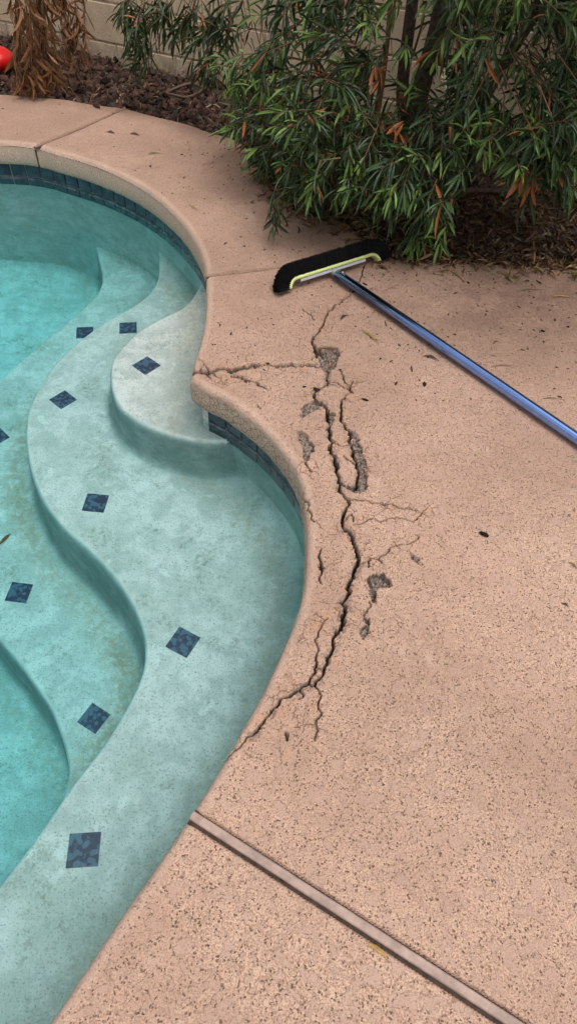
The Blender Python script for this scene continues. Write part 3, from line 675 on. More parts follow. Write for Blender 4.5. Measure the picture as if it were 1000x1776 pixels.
# ------------------------------------------------------------------ instanced-mesh builders (numpy)
def rot_from(axis_x, up):
    """(N,3,3) frames with column 0 along axis_x"""
    ax_ = axis_x / np.linalg.norm(axis_x, axis=1)[:, None]
    y = np.cross(up, ax_); y /= np.linalg.norm(y, axis=1)[:, None] + 1e-9
    z = np.cross(ax_, y); return np.stack([ax_, y, z], 2)
def leaf_tpl(curve, fold, shape=(.06, .62, .95, .8, .0), twist=0):
    n = len(shape); v = []; f = []
    for i, wv in enumerate(shape):
        t = i / (n - 1); x = t; z = -curve * t * t; a = twist * t
        for sgn in (-1, 0, 1):
            yy = sgn * wv * .5; z2 = abs(yy) * fold * .2
            v.append((x, yy * math.cos(a), z + z2 + yy * .2 * math.sin(a)))
    for i in range(n - 1):
        for k in (0, 1): b = i * 3 + k; f.append((b, b + 3, b + 4, b + 1))
    return np.array(v), np.array(f)
def leaf_cloud(name, tpls, pos, fr, L, W, tint, which):
    VV = []; FF = []; CC = []; base = 0
    for k, (tv, tf) in enumerate(tpls):
        m_ = which == k
        if not m_.any(): continue
        n = m_.sum(); sc = np.stack([L[m_], W[m_], L[m_]], 1)
        loc = tv[None] * sc[:, None, :]; wv = np.einsum('nij,nkj->nki', fr[m_], loc) + pos[m_][:, None, :]
        VV.append(wv.reshape(-1, 3)); FF.append((tf[None] + (np.arange(n) * len(tv))[:, None, None]).reshape(-1, 4) + base); CC.append(np.repeat(np.concatenate([tint[m_], np.ones((n, 1))], 1), len(tv), 0)); base += n * len(tv)
    return np_mesh(name, np.concatenate(VV), np.concatenate(FF), {'tint': np.concatenate(CC)})
TPL = [leaf_tpl(.12, .8), leaf_tpl(.28, .7), leaf_tpl(.02, .9), leaf_tpl(.45, .6)]
TPD = [leaf_tpl(.5, 1.0, twist=1.2), leaf_tpl(.9, .9, twist=-1.6), leaf_tpl(.25, 1.4, twist=.6), leaf_tpl(-.5, 1.0, twist=2.2)]

# ------------------------------------------------------------------ oleander-leaved shrub
def pick_in(poly_px, n):
    poly = np.array(poly_px, float); o = []
    lo, hi = poly.min(0), poly.max(0)
    while len(o) < n:
        c = lo + (hi - lo) * rng.random((4 * n, 2)); c = c[inside(c[:, 0], c[:, 1], poly)]; o += list(c)
    return np.array(o[:n])
sh_base = np.array([.62, 3.12, -.06])
shrub = thing('leafy_shrub', 'big dark green shrub with narrow lance-shaped leaves overhanging the deck', 'shrub', tuple(sh_base))
def local(P): return np.asarray(P) - sh_base
limbs = []
def limb(pts, r0, r1, mat='bark', name='branch'):
    P = spline(np.array(pts, float), .08); rad = np.linspace(r0, r1, len(P)); limbs.append(P)
    obj(name, MB().tube(local(P), list(rad), 8).mesh(name, True), M[mat], shrub); return P
tr = at_y(742, 90, 3.2)
limb([(sh_base[0] - .02, 3.14, -.08), (tr[0], 3.2, .25), (tr[0] + .02, 3.18, .7), (tr[0] - .1, 3.0, 1.3), (tr[0] - .3, 2.9, 1.9)], .045, .022, name='trunk')
t2 = at_y(715, 60, 3.3); limb([(sh_base[0] - .1, 3.3, -.08), (t2[0], 3.3, .3), (t2[0] - .06, 3.3, .9), (t2[0] - .35, 3.35, 1.5)], .032, .016, name='trunk')
t3 = at_y(668, 100, 3.0); limb([(t3[0] + .0, 3.02, -.06), (t3[0], 3.0, .2), (t3[0] - .01, 3.0, .7), (t3[0] - .12, 2.95, 1.3)], .011, .007, 'stem', name='trunk')
t3 = at_y(660, 100, 3.05); limb([(t3[0] - .02, 3.06, -.06), (t3[0], 3.05, .25), (t3[0] + .03, 3.05, .8)], .006, .004, 'stem', name='trunk')
t4 = at_y(890, 60, 3.2); limb([(.8, 3.25, -.08), (t4[0] - .06, 3.2, .3), (t4[0] + .1, 3.15, .8), (t4[0] + .3, 3.0, 1.5)], .03, .014, name='trunk')
limb([at_y(820, 290, 2.85), at_y(730, 300, 2.75), at_y(690, 305, 2.65)], .009, .004)
limb([at_y(900, 330, 2.9), at_y(790, 330, 2.8), at_y(735, 335, 2.7)], .012, .006)
limb([at_y(740, 120, 3.15), at_y(790, 60, 2.95), at_y(820, 10, 2.9), at_y(835, -60, 2.85)], .008, .006, 'stem')
limb([at_y(715, 95, 3.1), at_y(732, 40, 3.05), at_y(742, -20, 3.0)], .005, .004, 'stem')
limb([(.5, 3.1, .9), (.1, 3.35, 1.05), (-.4, 3.7, 1.05), (-.85, 3.95, .98), (-1.15, 4.1, .9)], .016, .006)
limb([(.45, 3.1, .8), (.15, 3.2, .95), (-.2, 3.3, .9), (-.5, 3.45, .78)], .012, .005)
limb([(.7, 3.1, .8), (1.1, 2.9, 1.1), (1.5, 2.7, 1.2)], .014, .006)
LP_ = np.concatenate(limbs)
sp_pos = []; sp_ax = []; sp_len = []; sp_n = []; sp_tone = []
def add_sprays(pts, lens=(.10, .22), nl=(9, 16), tone=None, hang=.55, centre=None):
    for p in pts:
        c = centre if centre is not None else np.array([.75, 3.2, .45])
        o = p - c; o[2] *= .3; o /= np.linalg.norm(o) + 1e-9
        a = o * .8 + rng.normal(size=3) * .55 + np.array([0, -.25, -hang + rng.random() * .5]); a /= np.linalg.norm(a)
        sp_pos.append(p); sp_ax.append(a); sp_len.append(rng.uniform(*lens)); sp_n.append(rng.integers(*nl)); sp_tone.append(rng.random() if tone is None else tone)
def ray_pts(poly, n, y0, y1):
    return np.array([at_y(a, b, rng.uniform(*(y0(a, b), y1(a, b)))) for a, b in pick_in(poly, n)])
front = lambda a, b: 2.30 + max(0, (330 - b)) * .0013 + max(0, 560 - a) * .0020
# body in view
body = [(455,0),(470,70),(440,110),(430,150),(440,200),(460,240),(500,290),(520,330),(560,335),(620,330),(680,345),(730,375),(770,360),(790,310),(850,285),(1010,280),(1010,-40),(455,-40)]
gaps = [([(645, -40), (770, -40), (775, 110), (725, 215), (650, 205)], .12), ([(850, 40), (970, 20), (965, 150), (885, 215), (835, 150)], .3), ([(790, 260), (900, 240), (900, 320), (790, 340)], .35)]
def thin(P):
    a, b, _ = proj(P); k = np.ones(len(P), bool)
    for g_, f_ in gaps: k &= ~(inside(a, b, np.array(g_, float)) & (rng.random(len(P)) > f_))
    return P[k]
add_sprays(thin(ray_pts(body, 215, front, lambda a, b: front(a, b) + .25)))
add_sprays(thin(ray_pts(body, 250, lambda a, b: front(a, b) + .2, lambda a, b: min(3.6, front(a, b) + .8))))
add_sprays(ray_pts([(880,240),(1010,150),(1010,330),(900,310)], 30, lambda a, b: 2.3, lambda a, b: 2.5))
add_sprays(ray_pts([(720,330),(790,330),(780,400),(740,415),(700,390)], 9, lambda a, b: 2.42, lambda a, b: 2.6), tone=.85)
add_sprays(ray_pts([(690,390),(770,390),(760,420),(710,425)], 4, lambda a, b: 2.46, lambda a, b: 2.52), tone=.97, lens=(.08, .12))
add_sprays(ray_pts([(500,190),(620,210),(640,330),(520,330)], 28, lambda a, b: 2.45, lambda a, b: 2.75))
add_sprays(ray_pts([(470,350),(490,345),(492,380),(475,385)], 2, lambda a, b: 2.5, lambda a, b: 2.55), lens=(.08, .1), tone=.5)
add_sprays(ray_pts([(400,100),(470,80),(480,190),(420,200),(395,160)], 18, lambda a, b: 3.0, lambda a, b: 3.35), tone=.8)
add_sprays(ray_pts([(395,200),(440,180),(520,300),(480,320)], 18, lambda a, b: 2.85, lambda a, b: 3.1))
# hanging sprays against the wall
for (x0, y0, x1, y1, n, yy) in ((215, 0, 250, 90, 9, 3.75), (232, 20, 262, 110, 7, 3.8), (300, 0, 345, 80, 8, 3.7), (345, 0, 380, 130, 12, 3.55), (262, 0, 300, 40, 6, 3.8), (380, 0, 420, 60, 8, 3.4), (200, 0, 230, 40, 4, 3.9)):
    P = np.array([at_y(rng.uniform(x0, x1), rng.uniform(y0, y1), yy + rng.uniform(-.08, .08)) for _ in range(n)])
    add_sprays(P, lens=(.08, .16), nl=(7, 12), hang=1.3, tone=.3)
# above the frame: the rest of the crown, which shades the bed and shows in the water
up = []
while len(up) < 460:
    p = np.array([rng.uniform(-.9, 2.5), rng.uniform(2.3, 3.7), rng.uniform(.55, 2.1)])
    e = ((p[0] - 1.15) / 1.15) ** 2 + ((p[1] - 3.0) / .85) ** 2 + ((p[2] - 1.1) / 1.0) ** 2
    if .3 < e < 1: up.append(p)
while len(up) < 700:
    p = np.array([rng.uniform(.45, 2.3), rng.uniform(2.3, 3.6), rng.uniform(.75, 2.0)])
    if ((p[0] - 1.35) / 1.0) ** 2 + ((p[1] - 2.95) / .75) ** 2 < 1: up.append(p)
add_sprays(thin(np.array(up)), lens=(.15, .28), nl=(10, 16))
sp_pos, sp_ax, sp_len, sp_n, sp_tone = map(np.array, (sp_pos, sp_ax, sp_len, sp_n, sp_tone))
lp, la, ll, lw_, lt = [], [], [], [], []; tw = MB()
for p, a, L, n, tone in zip(sp_pos, sp_ax, sp_len, sp_n, sp_tone):
    side_v = np.cross(a, [0, 0, 1]); side_v /= np.linalg.norm(side_v) + 1e-9; oth = np.cross(side_v, a)
    tip = p + a * L * .5; b0 = p - a * L * .6
    near = LP_[np.argmin(((LP_ - b0) ** 2).sum(1))]; back = b0 + (near - b0) * min(1, .1 / (np.linalg.norm(near - b0) + 1e-6))
    tw.tube([local(back), local(b0 + (p - b0) * .3), local(tip)], [.0028, .0022, .0012], 4, False)
    ph = rng.random() * 6.28
    for k in range(n):
        t = .15 + .85 * (k / n) ** .8; ph += 2.4 + rng.normal() * .3; open_ = math.radians(rng.uniform(30, 72) if k < n - 2 else rng.uniform(8, 25))
        d = a * math.cos(open_) + (side_v * math.cos(ph) + oth * math.sin(ph)) * math.sin(open_); d = d + np.array([0, 0, -rng.uniform(.05, .5)]); d /= np.linalg.norm(d)
        lp.append(b0 + (tip - b0) * t); la.append(d); q = rng.uniform(.55, 1.3) * (1.12 if tone < .5 else .92); ll.append(.088 * q); lw_.append(.0112 * rng.uniform(.75, 1.25))
        young = tone > .62
        g_ = rng.random()
        if g_ < .022: col = np.array([.36, .12, .035]) * rng.uniform(.6, 1.3)
        elif young and k > n * .45: col = np.array([.15, .25, .055]) * rng.uniform(.7, 1.3)
        else: col = np.array([.028, .056, .016]) * rng.uniform(.45, 1.7) + np.array([.012, .008, 0]) * rng.random() + (np.array([.02, .03, .03]) * (rng.random() < .3))
        lt.append(col)
# hanging dead leaf clusters inside the shrub
for (x, y, yy, n) in ((655, 120, 2.75, 9), (560, 60, 3.0, 3), (555, 52, 2.9, 2), (612, 160, 2.8, 4), (560, 310, 2.5, 4), (918, 290, 2.36, 26), (910, 310, 2.36, 22), (690, 215, 2.5, 10), (675, 205, 2.55, 8), (912, 180, 2.6, 3), (640, 320, 2.6, 5), (705, 150, 3.05, 9), (600, 230, 2.75, 4), (930, 270, 2.45, 10)):
    for k in range(n):
        p = at_y(x + rng.normal() * 8, y + rng.normal() * 10, yy); d = rng.normal(size=3) * .5 + np.array([0, -.2, -.9]); d /= np.linalg.norm(d)
        lp.append(p); la.append(d); ll.append(rng.uniform(.045, .08)); lw_.append(rng.uniform(.011, .018)); lt.append(np.array([.40, .14, .05]) * rng.uniform(.5, 1.3))
lp, la, ll, lw_, lt = map(np.array, (lp, la, ll, lw_, lt))
upn = rng.normal(size=lp.shape) * .45 + np.array([0, -.25, 1.0]); fr = rot_from(la, upn); wh = rng.integers(0, 4, len(lp))
# never let a leaf poke into the deck or bed
tipz = lp[:, 2] + la[:, 2] * ll - .3 * ll
low = tipz < .012; lp[low, 2] += (.012 - tipz[low])
behind = lp[:, 1] > np.array([wall_y(x) for x in lp[:, 0]]) - .05; lp[behind, 1] = np.array([wall_y(x) for x in lp[behind, 0]]) - .06
# the leaves that show largest are parts of their own
mid = lp + la * ll[:, None] * .5; PXl, PYl, Dl = proj(mid); vd = np.array([0, 0, CAM_H]) - mid; vd /= np.linalg.norm(vd, axis=1)[:, None]
score = ll * lw_ / Dl ** 2 * np.abs((fr[:, :, 2] * vd).sum(1)) * np.exp(-(mid[:, 1] - 2.2) * 1.5)
score[(PXl < 0) | (PXl > 1000) | (PYl < 0) | (PYl > 460)] = 0
big = np.argsort(-score)[:300]; rest = np.ones(len(lp), bool); rest[big] = False
obj('foliage', leaf_cloud('foliage', TPL, local(lp[rest]), fr[rest], ll[rest], lw_[rest], lt[rest], wh[rest]), M['leaf'], shrub, kind='stuff')
obj('twigs', tw.mesh('twigs', True), M['stem'], shrub, kind='stuff')
tones = [np.array(c) for c in ((.022, .052, .018), (.042, .088, .027), (.10, .19, .037), (.019, .043, .024), (.38, .13, .045))]
lm = {}
for i in big:
    ti = int(np.argmin([((t_ - lt[i]) ** 2).sum() for t_ in tones])); key = (wh[i], ti)
    if key not in lm:
        tv, tf = TPL[wh[i]]; me = np_mesh('leaf', tv, tf, {'tint': np.tile([*tones[ti], 1], (len(tv), 1))}); me.materials.append(M['leaf']); lm[key] = me
    o = bpy.data.objects.new('leaf', lm[key]); COL.objects.link(o); o.parent = shrub
    mm = Matrix([list(r) for r in (fr[i] * np.array([ll[i], lw_[i], ll[i]])[None, :])]).to_4x4(); mm.translation = local(lp[i]); o.matrix_local = mm
# pale flower buds
for (x, y, yy) in ((768, 135, 2.5), (771, 147, 2.5), (955, 205, 2.42)):
    mb = MB()
    for k in range(14):
        p = at_y(x + rng.normal() * 3, y + rng.normal() * 7, yy + rng.normal() * .01); P = local(p)
        mb.tube([P + np.array([0, 0, -.003]), P, P + np.array([0, 0, .003])], [.0012, .003, .0012], 5)
    obj('flower_cluster', mb.mesh('flower_cluster', True), M['cream'], shrub)

# ------------------------------------------------------------------ dried hanging plant
dbase = np.array([-1.62, 4.22, -.06])
dried = thing('dried_plant', 'withered brown plant with drooping dry leaves hanging over the deck edge', 'dead plant', tuple(dbase))
dp, da, dl, dw, dtn = [], [], [], [], []
strands = [((25, -60), (40, 165), 3.82, 130, 16), ((48, -60), (58, 168), 3.80, 130, 13), ((70, -50), (82, 160), 3.86, 90, 10), ((88, -40), (92, 160), 3.88, 60, 7), ((110, -50), (118, 100), 4.0, 80, 8), ((128, -40), (136, 105), 4.05, 60, 7), ((145, -60), (147, 60), 4.1, 30, 5), ((35, -80), (30, 120), 3.86, 70, 10), ((60, -80), (75, 90), 3.95, 70, 12), ((90, -60), (110, 60), 4.0, 40, 8)]
for (a0, a1, yy, n, spread) in strands:
    A = at_y(*a0, yy + .05); Bq = at_y(*a1, yy); Bq[2] = max(Bq[2], .012)
    top = A + np.array([0, .12, .35]); P = spline(np.array([dbase + np.array([rng.normal() * .06, rng.normal() * .04, 0]), (dbase + top) / 2 + np.array([0, .1, .35]), top, A, (A + Bq) / 2, Bq]), .06)
    obj('stem', MB().tube(P - dbase, list(np.linspace(.007, .002, len(P))), 6).mesh('stem', True), M['stem'], dried)
    for k in range(int(n * .72)):
        t = rng.random() ** .9; p = A + (Bq - A) * t + np.array([rng.normal(), rng.normal(), 0]) * spread * .0011
        d = np.array([rng.normal() * .28, rng.normal() * .28, -1]); d /= np.linalg.norm(d)
        L_ = rng.uniform(.06, .12)
        dp.append(p); da.append(d); dl.append(L_); dw.append(rng.uniform(.0028, .0062)); dtn.append(np.array([.25, .112, .05]) * rng.uniform(.45, 1.35))
dp, da, dl, dw, dtn = map(np.array, (dp, da, dl, dw, dtn))
tz = dp[:, 2] + da[:, 2] * dl; lowm = tz < .006; dp[lowm, 2] += .006 - tz[lowm] + rng.random(lowm.sum()) * .02
frd = rot_from(da, rng.normal(size=dp.shape)); whd = rng.integers(0, 4, len(dp))
PXd, PYd, Dd = proj(dp); scd = dl * dw / Dd; scd[(PXd < 0) | (PYd < 0)] = 0; bigd = np.argsort(-scd)[:240]; restd = np.ones(len(dp), bool); restd[bigd] = False
obj('dry_foliage', leaf_cloud('dry_foliage', TPD, dp[restd] - dbase, frd[restd], dl[restd], dw[restd], dtn[restd], whd[restd]), M['dry'], dried, kind='stuff')
lmd = {}
dt_ = [np.array([.25, .112, .05]) * k for k in (.5, .8, 1.1, 1.35)]
for i in bigd:
    ti = int(np.argmin([((t_ - dtn[i]) ** 2).sum() for t_ in dt_])); key = (whd[i], ti)
    if key not in lmd:
        tv, tf = TPD[whd[i]]; me = np_mesh('dry_leaf', tv, tf, {'tint': np.tile([*dt_[ti], 1], (len(tv), 1))}); me.materials.append(M['dry']); lmd[key] = me
    o = bpy.data.objects.new('dry_leaf', lmd[key]); COL.objects.link(o); o.parent = dried
    mm = Matrix([list(r) for r in (frd[i] * np.array([dl[i], dw[i], dl[i]])[None, :])]).to_4x4(); mm.translation = dp[i] - dbase; o.matrix_local = mm

# ------------------------------------------------------------------ lava rock gravel and leaf litter
def scatter_bed(n, x0, x1, dens=None, margin=.0):
    P = []
    while len(P) < n:
        x = rng.uniform(x0, x1, 4 * n); y = rng.uniform(2.35, 5.0, 4 * n); s = -sdist(x, y, edge); ok = (s > margin) & (y < wa[1] + (x - wa[0]) * wd[1] / wd[0] - .0)
        if dens is not None: ok &= rng.random(4 * n) < dens(x, y)
        P += list(np.stack([x[ok], y[ok]], 1))
    return np.array(P[:n])
ico_v = None
bm = bmesh.new(); bmesh.ops.create_icosphere(bm, subdivisions=1, radius=1.0); ico_v = np.array([v.co[:] for v in bm.verts]); ico_f = np.array([[v.index for v in f.verts] for f in bm.faces]); bm.free()
RP = scatter_bed(5200, -2.6, .6, lambda x, y: np.where(x < -.25, 1, .35), .012); n = len(RP); nv = len(ico_v)
rad = rng.uniform(.008, .021, n) * (1 + .5 * (rng.random(n) < .12)); sc = rad[:, None] * rng.uniform(.6, 1.3, (n, 3))
shp = ico_v[None] * (1 + rng.normal(size=(n, nv, 1)) * .2) * sc[:, None, :]
frr = rot_from(rng.normal(size=(n, 3)), rng.normal(size=(n, 3))); zr = gz + rng.uniform(-.004, .03, n) + (vnoise(RP[:, 0], RP[:, 1], 6) - .5) * .04
vr = np.einsum('nij,nkj->nki', frr, shp) + np.concatenate([RP, zr[:, None]], 1)[:, None, :]
tr_ = np.where(rng.random((n, 1)) < .62, np.array([[.12, .064, .049]]), np.array([[.07, .056, .048]])) * rng.uniform(.5, 1.7, (n, 1))
obj('lava_rock_gravel', np_mesh('lava_rock_gravel', vr.reshape(-1, 3), (ico_f[None] + (np.arange(n) * nv)[:, None, None]).reshape(-1, 3), {'tint': np.repeat(np.concatenate([tr_, np.ones((n, 1))], 1), nv, 0)}, smooth=False), M['rock'], None, kind='stuff', label='reddish brown lava rock gravel covering the bed', category='gravel')
def litter(name, P, z, L, W, cols, label):
    n = len(P); a = rng.normal(size=(n, 3)) * np.array([1, 1, .22]); f_ = rot_from(a, rng.normal(size=(n, 3)) * .35 + np.array([0, 0, 1]))
    tint = np.array(cols)[rng.integers(0, len(cols), n)] * rng.uniform(.55, 1.4, (n, 1))
    return obj(name, leaf_cloud(name, TPD, np.concatenate([P, z[:, None]], 1), f_, rng.uniform(*L, n), rng.uniform(*W, n), tint, rng.integers(0, 4, n)), M['dry'], None, kind='stuff', label=label, category='leaf litter')
BR = [(.22, .10, .05), (.15, .065, .035), (.30, .16, .075), (.10, .055, .035), (.26, .18, .08)]
P1 = scatter_bed(5200, -.3, 1.9, lambda x, y: np.where(y < 3.2, 1, .4), -.004); LZ = gz + .028 + rng.uniform(-.01, .032, len(P1)) + (vnoise(P1[:, 0], P1[:, 1], 6) - .5) * .03
litter('leaf_litter', P1, LZ, (.03, .075), (.008, .018), [tuple(.62 * q_ for q_ in b_) for b_ in BR], 'brown dead leaves covering the soil under the shrub')  # leaf colours darkened here, the shade under the shrub is painted in
sx = rng.uniform(-.25, 1.6, 9000); sy = rng.uniform(2.3, 3.2, 9000); se_ = sdist(sx, sy, edge); okl = (se_ > -.02) & (se_ < .16) & (rng.random(9000) < .9 * np.exp(-se_.clip(0) / .04)); P3 = np.stack([sx[okl], sy[okl]], 1)
litter('spilled_leaves', P3, .004 + rng.uniform(0, .012, len(P3)), (.03, .07), (.006, .014), BR + [(.34, .24, .09)], 'dead leaves spilled from the bed onto the deck edge')
P2 = scatter_bed(520, -2.4, -.3, None, .0); litter('dry_leaf_bits', P2, gz + .045 + rng.uniform(-.005, .02, len(P2)), (.02, .06), (.003, .008), BR + [(.42, .32, .2)], 'dry stalks and leaf bits strewn over the lava rock')
# crumbs of debris spread over the deck
nC = 2600; cx = rng.uniform(0, 1000, nC * 3); cy = rng.uniform(180, 760, nC * 3)
dn = np.maximum.reduce([np.exp(-(((cx - 420) / 110) ** 2 + ((cy - 285) / 60) ** 2)), .9 * np.exp(-(((cx - 640) / 220) ** 2 + ((cy - 455) / 42) ** 2)), .45 * np.exp(-(((cx - 820) / 260) ** 2 + ((cy - 540) / 90) ** 2)), .10 * (cy < 700)])
okc = rng.random(nC * 3) < dn * .75; C2 = np.array([at(a, b) for a, b in zip(cx[okc], cy[okc])]); sI = (sdist(C2[:, 0], C2[:, 1], edge) > .004) & (sdist(C2[:, 0], C2[:, 1], lip) < -.03); C2 = C2[sI]
n = len(C2); rad = rng.uniform(.0012, .0042, n) * np.where(rng.random(n) < .06, 2.0, 1); shp = ico_v[None] * (1 + rng.normal(size=(n, nv, 1)) * .25) * (rad[:, None] * np.stack([rng.uniform(.8, 2.4, n), rng.uniform(.5, 1, n), rng.uniform(.3, .6, n)], 1))[:, None, :]
th = rng.random(n) * 6.28; f_ = rot_from(np.stack([np.cos(th), np.sin(th), 0 * th], 1), np.tile([0, 0, 1.], (n, 1))); vr = np.einsum('nij,nkj->nki', f_, shp) + np.concatenate([C2, np.full((n, 1), .0015)], 1)[:, None, :]
tc = np.where(rng.random((n, 1)) < .55, np.array([[.035, .022, .016]]), np.array([[.14, .075, .04]])) * rng.uniform(.6, 1.4, (n, 1))
obj('leaf_crumbs', np_mesh('leaf_crumbs', vr.reshape(-1, 3), (ico_f[None] + (np.arange(n) * nv)[:, None, None]).reshape(-1, 3), {'tint': np.repeat(np.concatenate([tc, np.ones((n, 1))], 1), nv, 0)}), M['rock'], None, kind='stuff', label='dark crumbs of plant debris scattered over the deck', category='debris')

# ------------------------------------------------------------------ pool brush on its pole
RA, RB = at(496, 487, .04), at(653, 438, .04)
rc = (RA + RB) / 2; ud = (RB - RA); HL = np.linalg.norm(ud) / 2; ud /= 2 * HL
U = Vector((ud[0], ud[1], 0)); Nh = Vector((-ud[1], ud[0], 0)); Wv = (Nh * .5 + Vector((0, 0, 1)) * .87).normalized(); Q = U.cross(Wv)     # U along rail, Wv bristle direction, Q across
brush = thing('pool_brush', 'wide pool brush with black bristles and lime trim on a blue pole', 'pool brush', (rc[0], rc[1], 0))
O = Vector((0, 0, .043))
rr_ = .040; HS = HL - rr_
path = []   # (u, w, normal angle)
for k in range(9):
    a_ = R(-80) + k * R(80) / 8; path.append((-HS + rr_ * math.sin(a_), -rr_ + rr_ * math.cos(a_), a_))
for k in range(1, 24): path.append((-HS + 2 * HS * k / 24, 0, 0))
for k in range(9):
    a_ = k * R(80) / 8; path.append((HS + rr_ * math.sin(a_), -rr_ + rr_ * math.cos(a_), a_))
def sweep(prof, lo=0, hi=None):
    """prof: closed list of (across q, along normal n)"""
    mb = MB(); pp = path[lo:hi]; m_ = len(prof)
    for (u, w_, a_) in pp:
        nd = U * math.sin(a_) + Wv * math.cos(a_)
        for (qq, nn_) in prof: mb.v.append(O + U * u + Wv * w_ + Q * qq + nd * nn_)
    for i in range(len(pp) - 1):
        for k in range(m_): mb.f.append((i * m_ + k, i * m_ + (k + 1) % m_, (i + 1) * m_ + (k + 1) % m_, (i + 1) * m_ + k))
    mb.f.append(tuple(range(m_))[::-1]); mb.f.append(tuple((len(pp) - 1) * m_ + k for k in range(m_))); return mb
def rrect(q0, q1, n0, n1, r):
    return [(q0 + r, n0), (q1 - r, n0), (q1, n0 + r), (q1, n1 - r), (q1 - r, n1), (q0 + r, n1), (q0, n1 - r), (q0, n0 + r)]
obj('brush_base', sweep(rrect(-.018, .018, -.0085, .004, .003)).mesh('brush_base', True), M['lime'], brush)
obj('back_plate', sweep(rrect(-.0125, .0125, -.021, -.0087, .002), 9, 31).mesh('back_plate', False), M['alu'], brush)
br = MB(); bl = .054
Lp = [0]
for (p0, p1) in zip(path[:-1], path[1:]): Lp.append(Lp[-1] + math.hypot(p1[0] - p0[0], p1[1] - p0[1]))
cols_ = int(Lp[-1] / .0062)
for k in range(cols_ + 1):
    s = Lp[-1] * k / cols_; u = np.interp(s, Lp, [p[0] for p in path]); w_ = np.interp(s, Lp, [p[1] for p in path]); a_ = np.interp(s, Lp, [p[2] for p in path])
    for row in range(6 if abs(a_) < .02 else 30):
        row = row % 6
        qq = -.0145 + .029 * row / 5 + random.uniform(-.001, .001)
        for sub in range(3):
            aa = a_ + random.uniform(-.05, .05) * (1 if abs(a_) < .02 else 3.0); nd = U * math.sin(aa) + Wv * math.cos(aa) + Q * (qq * 8 + random.uniform(-.06, .06))
            b0 = O + U * (u + random.uniform(-.0016, .0016)) + Wv * w_ + Q * qq; nd.normalize(); L_ = bl * random.uniform(.93, 1.05)
            br.tube([b0, b0 + nd * L_ * .5, b0 + nd * L_], [.0014, .0017, .0012], 4)
obj('bristles', br.mesh('bristles', False), M['black'], brush, kind='stuff')
# pole
pz = .0179
PE0 = at(583, 474, pz + .012); PE1 = at(1000, 764, pz)
p0 = Vector((PE0[0] - rc[0], PE0[1] - rc[1], pz + .012)); p1 = Vector((PE1[0] - rc[0], PE1[1] - rc[1], pz)); pd = (p1 - p0).normalized()
sock0 = O + Wv * -.012 
cen_px = at(579, 470, .03); sk = Vector((cen_px[0] - rc[0], cen_px[1] - rc[1], .028))
obj('socket', MB().tube([sk - pd * .022 + Vector((0, 0, .004)), sk - pd * .004, p0 + pd * .012, p0 + pd * .03], [.010, .015, .0155, .0145], 16).mesh('socket', True), M['grey'], brush)
bu = MB().tube([sk + Vector((-.004, .0, .012)), sk + Vector((-.006, .002, .022))], [.007, .0045], 10); obj('lock_tab', bu.mesh('lock_tab', True), M['grey'], brush)
far_end = p0 + pd * 2.3; far_end.z = pz
nP = 48; pv = MB(); ring = []
prof = [(.0172 * (1 - .028 * (math.cos(a_ * 16) > .45))) for a_ in [2 * math.pi * k / 96 for k in range(96)]]
sd_v = pd.cross(Vector((0, 0, 1))).normalized(); up_v = sd_v.cross(pd)
stations = [p0 + pd * .004 + (far_end - p0) * t for t in (0, .25, .5, .75, 1)]
for p in stations:
    for k in range(96):
        a_ = 2 * math.pi * k / 96; pv.v.append(p + (sd_v * math.cos(a_) + up_v * math.sin(a_)) * prof[k])
for i in range(len(stations) - 1):
    for k in range(96): pv.f.append((i * 96 + k, i * 96 + (k + 1) % 96, (i + 1) * 96 + (k + 1) % 96, (i + 1) * 96 + k))
pv.f.append(tuple(range(96))[::-1]); pv.f.append(tuple(4 * 96 + k for k in range(96)))
pole = obj('pole', pv.mesh('pole', True), M['pole'], brush)
bt = p0 + pd * .028 + up_v * .0155 + sd_v * -.004
obj('spring_button', MB().tube([bt - up_v * .004, bt + up_v * .003, bt + up_v * .0045], [.0042, .0040, .002], 10).mesh('spring_button', True), M['alu'], pole)
obj('grip', MB().tube([far_end - pd * .18, far_end - pd * .17, far_end + pd * .01], [.0168, .019, .019], 20).mesh('grip', True), M['black'], pole)

# ------------------------------------------------------------------ red ball by the wall, drip hose
rb = at_y(-15, 74, 4.28)
ball = thing('ball', 'shiny red plastic ball lying on the gravel beside the withered plant', 'ball', (rb[0], rb[1], -.03))
mb = MB(); n1, n2 = 32, 16
for j in range(n2 + 1):
    f_ = math.pi * j / n2 - math.pi / 2
    for i in range(n1):
        th = 2 * math.pi * i / n1; g_ = 1 - .012 * (abs(f_) < .12)
        mb.v.append(Vector((.105 * math.cos(f_) * math.cos(th) * g_, .105 * math.cos(f_) * math.sin(th) * g_, .062 + .062 * math.sin(f_))))
for j in range(n2):
    for i in range(n1): mb.f.append((j * n1 + i, j * n1 + (i + 1) % n1, (j + 1) * n1 + (i + 1) % n1, (j + 1) * n1 + i))
obj('shell', mb.mesh('shell', True), M['red'], ball)
obj('valve', MB().tube([(0, 0, .122), (0, 0, .127)], [.008, .006], 12).mesh('valve', True), M['black'], ball)
hp = [at(x, y, -.01) for x, y in ((352, 160), (335, 156), (312, 157), (292, 164), (291, 172), (305, 176), (325, 174), (345, 166), (360, 160))]
P = spline(np.array([(p[0], p[1], .012 + .01 * math.sin(k * 1.7)) for k, p in enumerate(hp)]), .02); hb = P[0].copy()
hs = obj('irrigation_hose', MB().tube(P - hb, .0075, 10).mesh('irrigation_hose', True), M['hose'], None, label='brown drip irrigation hose loop lying on the gravel by the wall', category='hose'); hs.location = hb

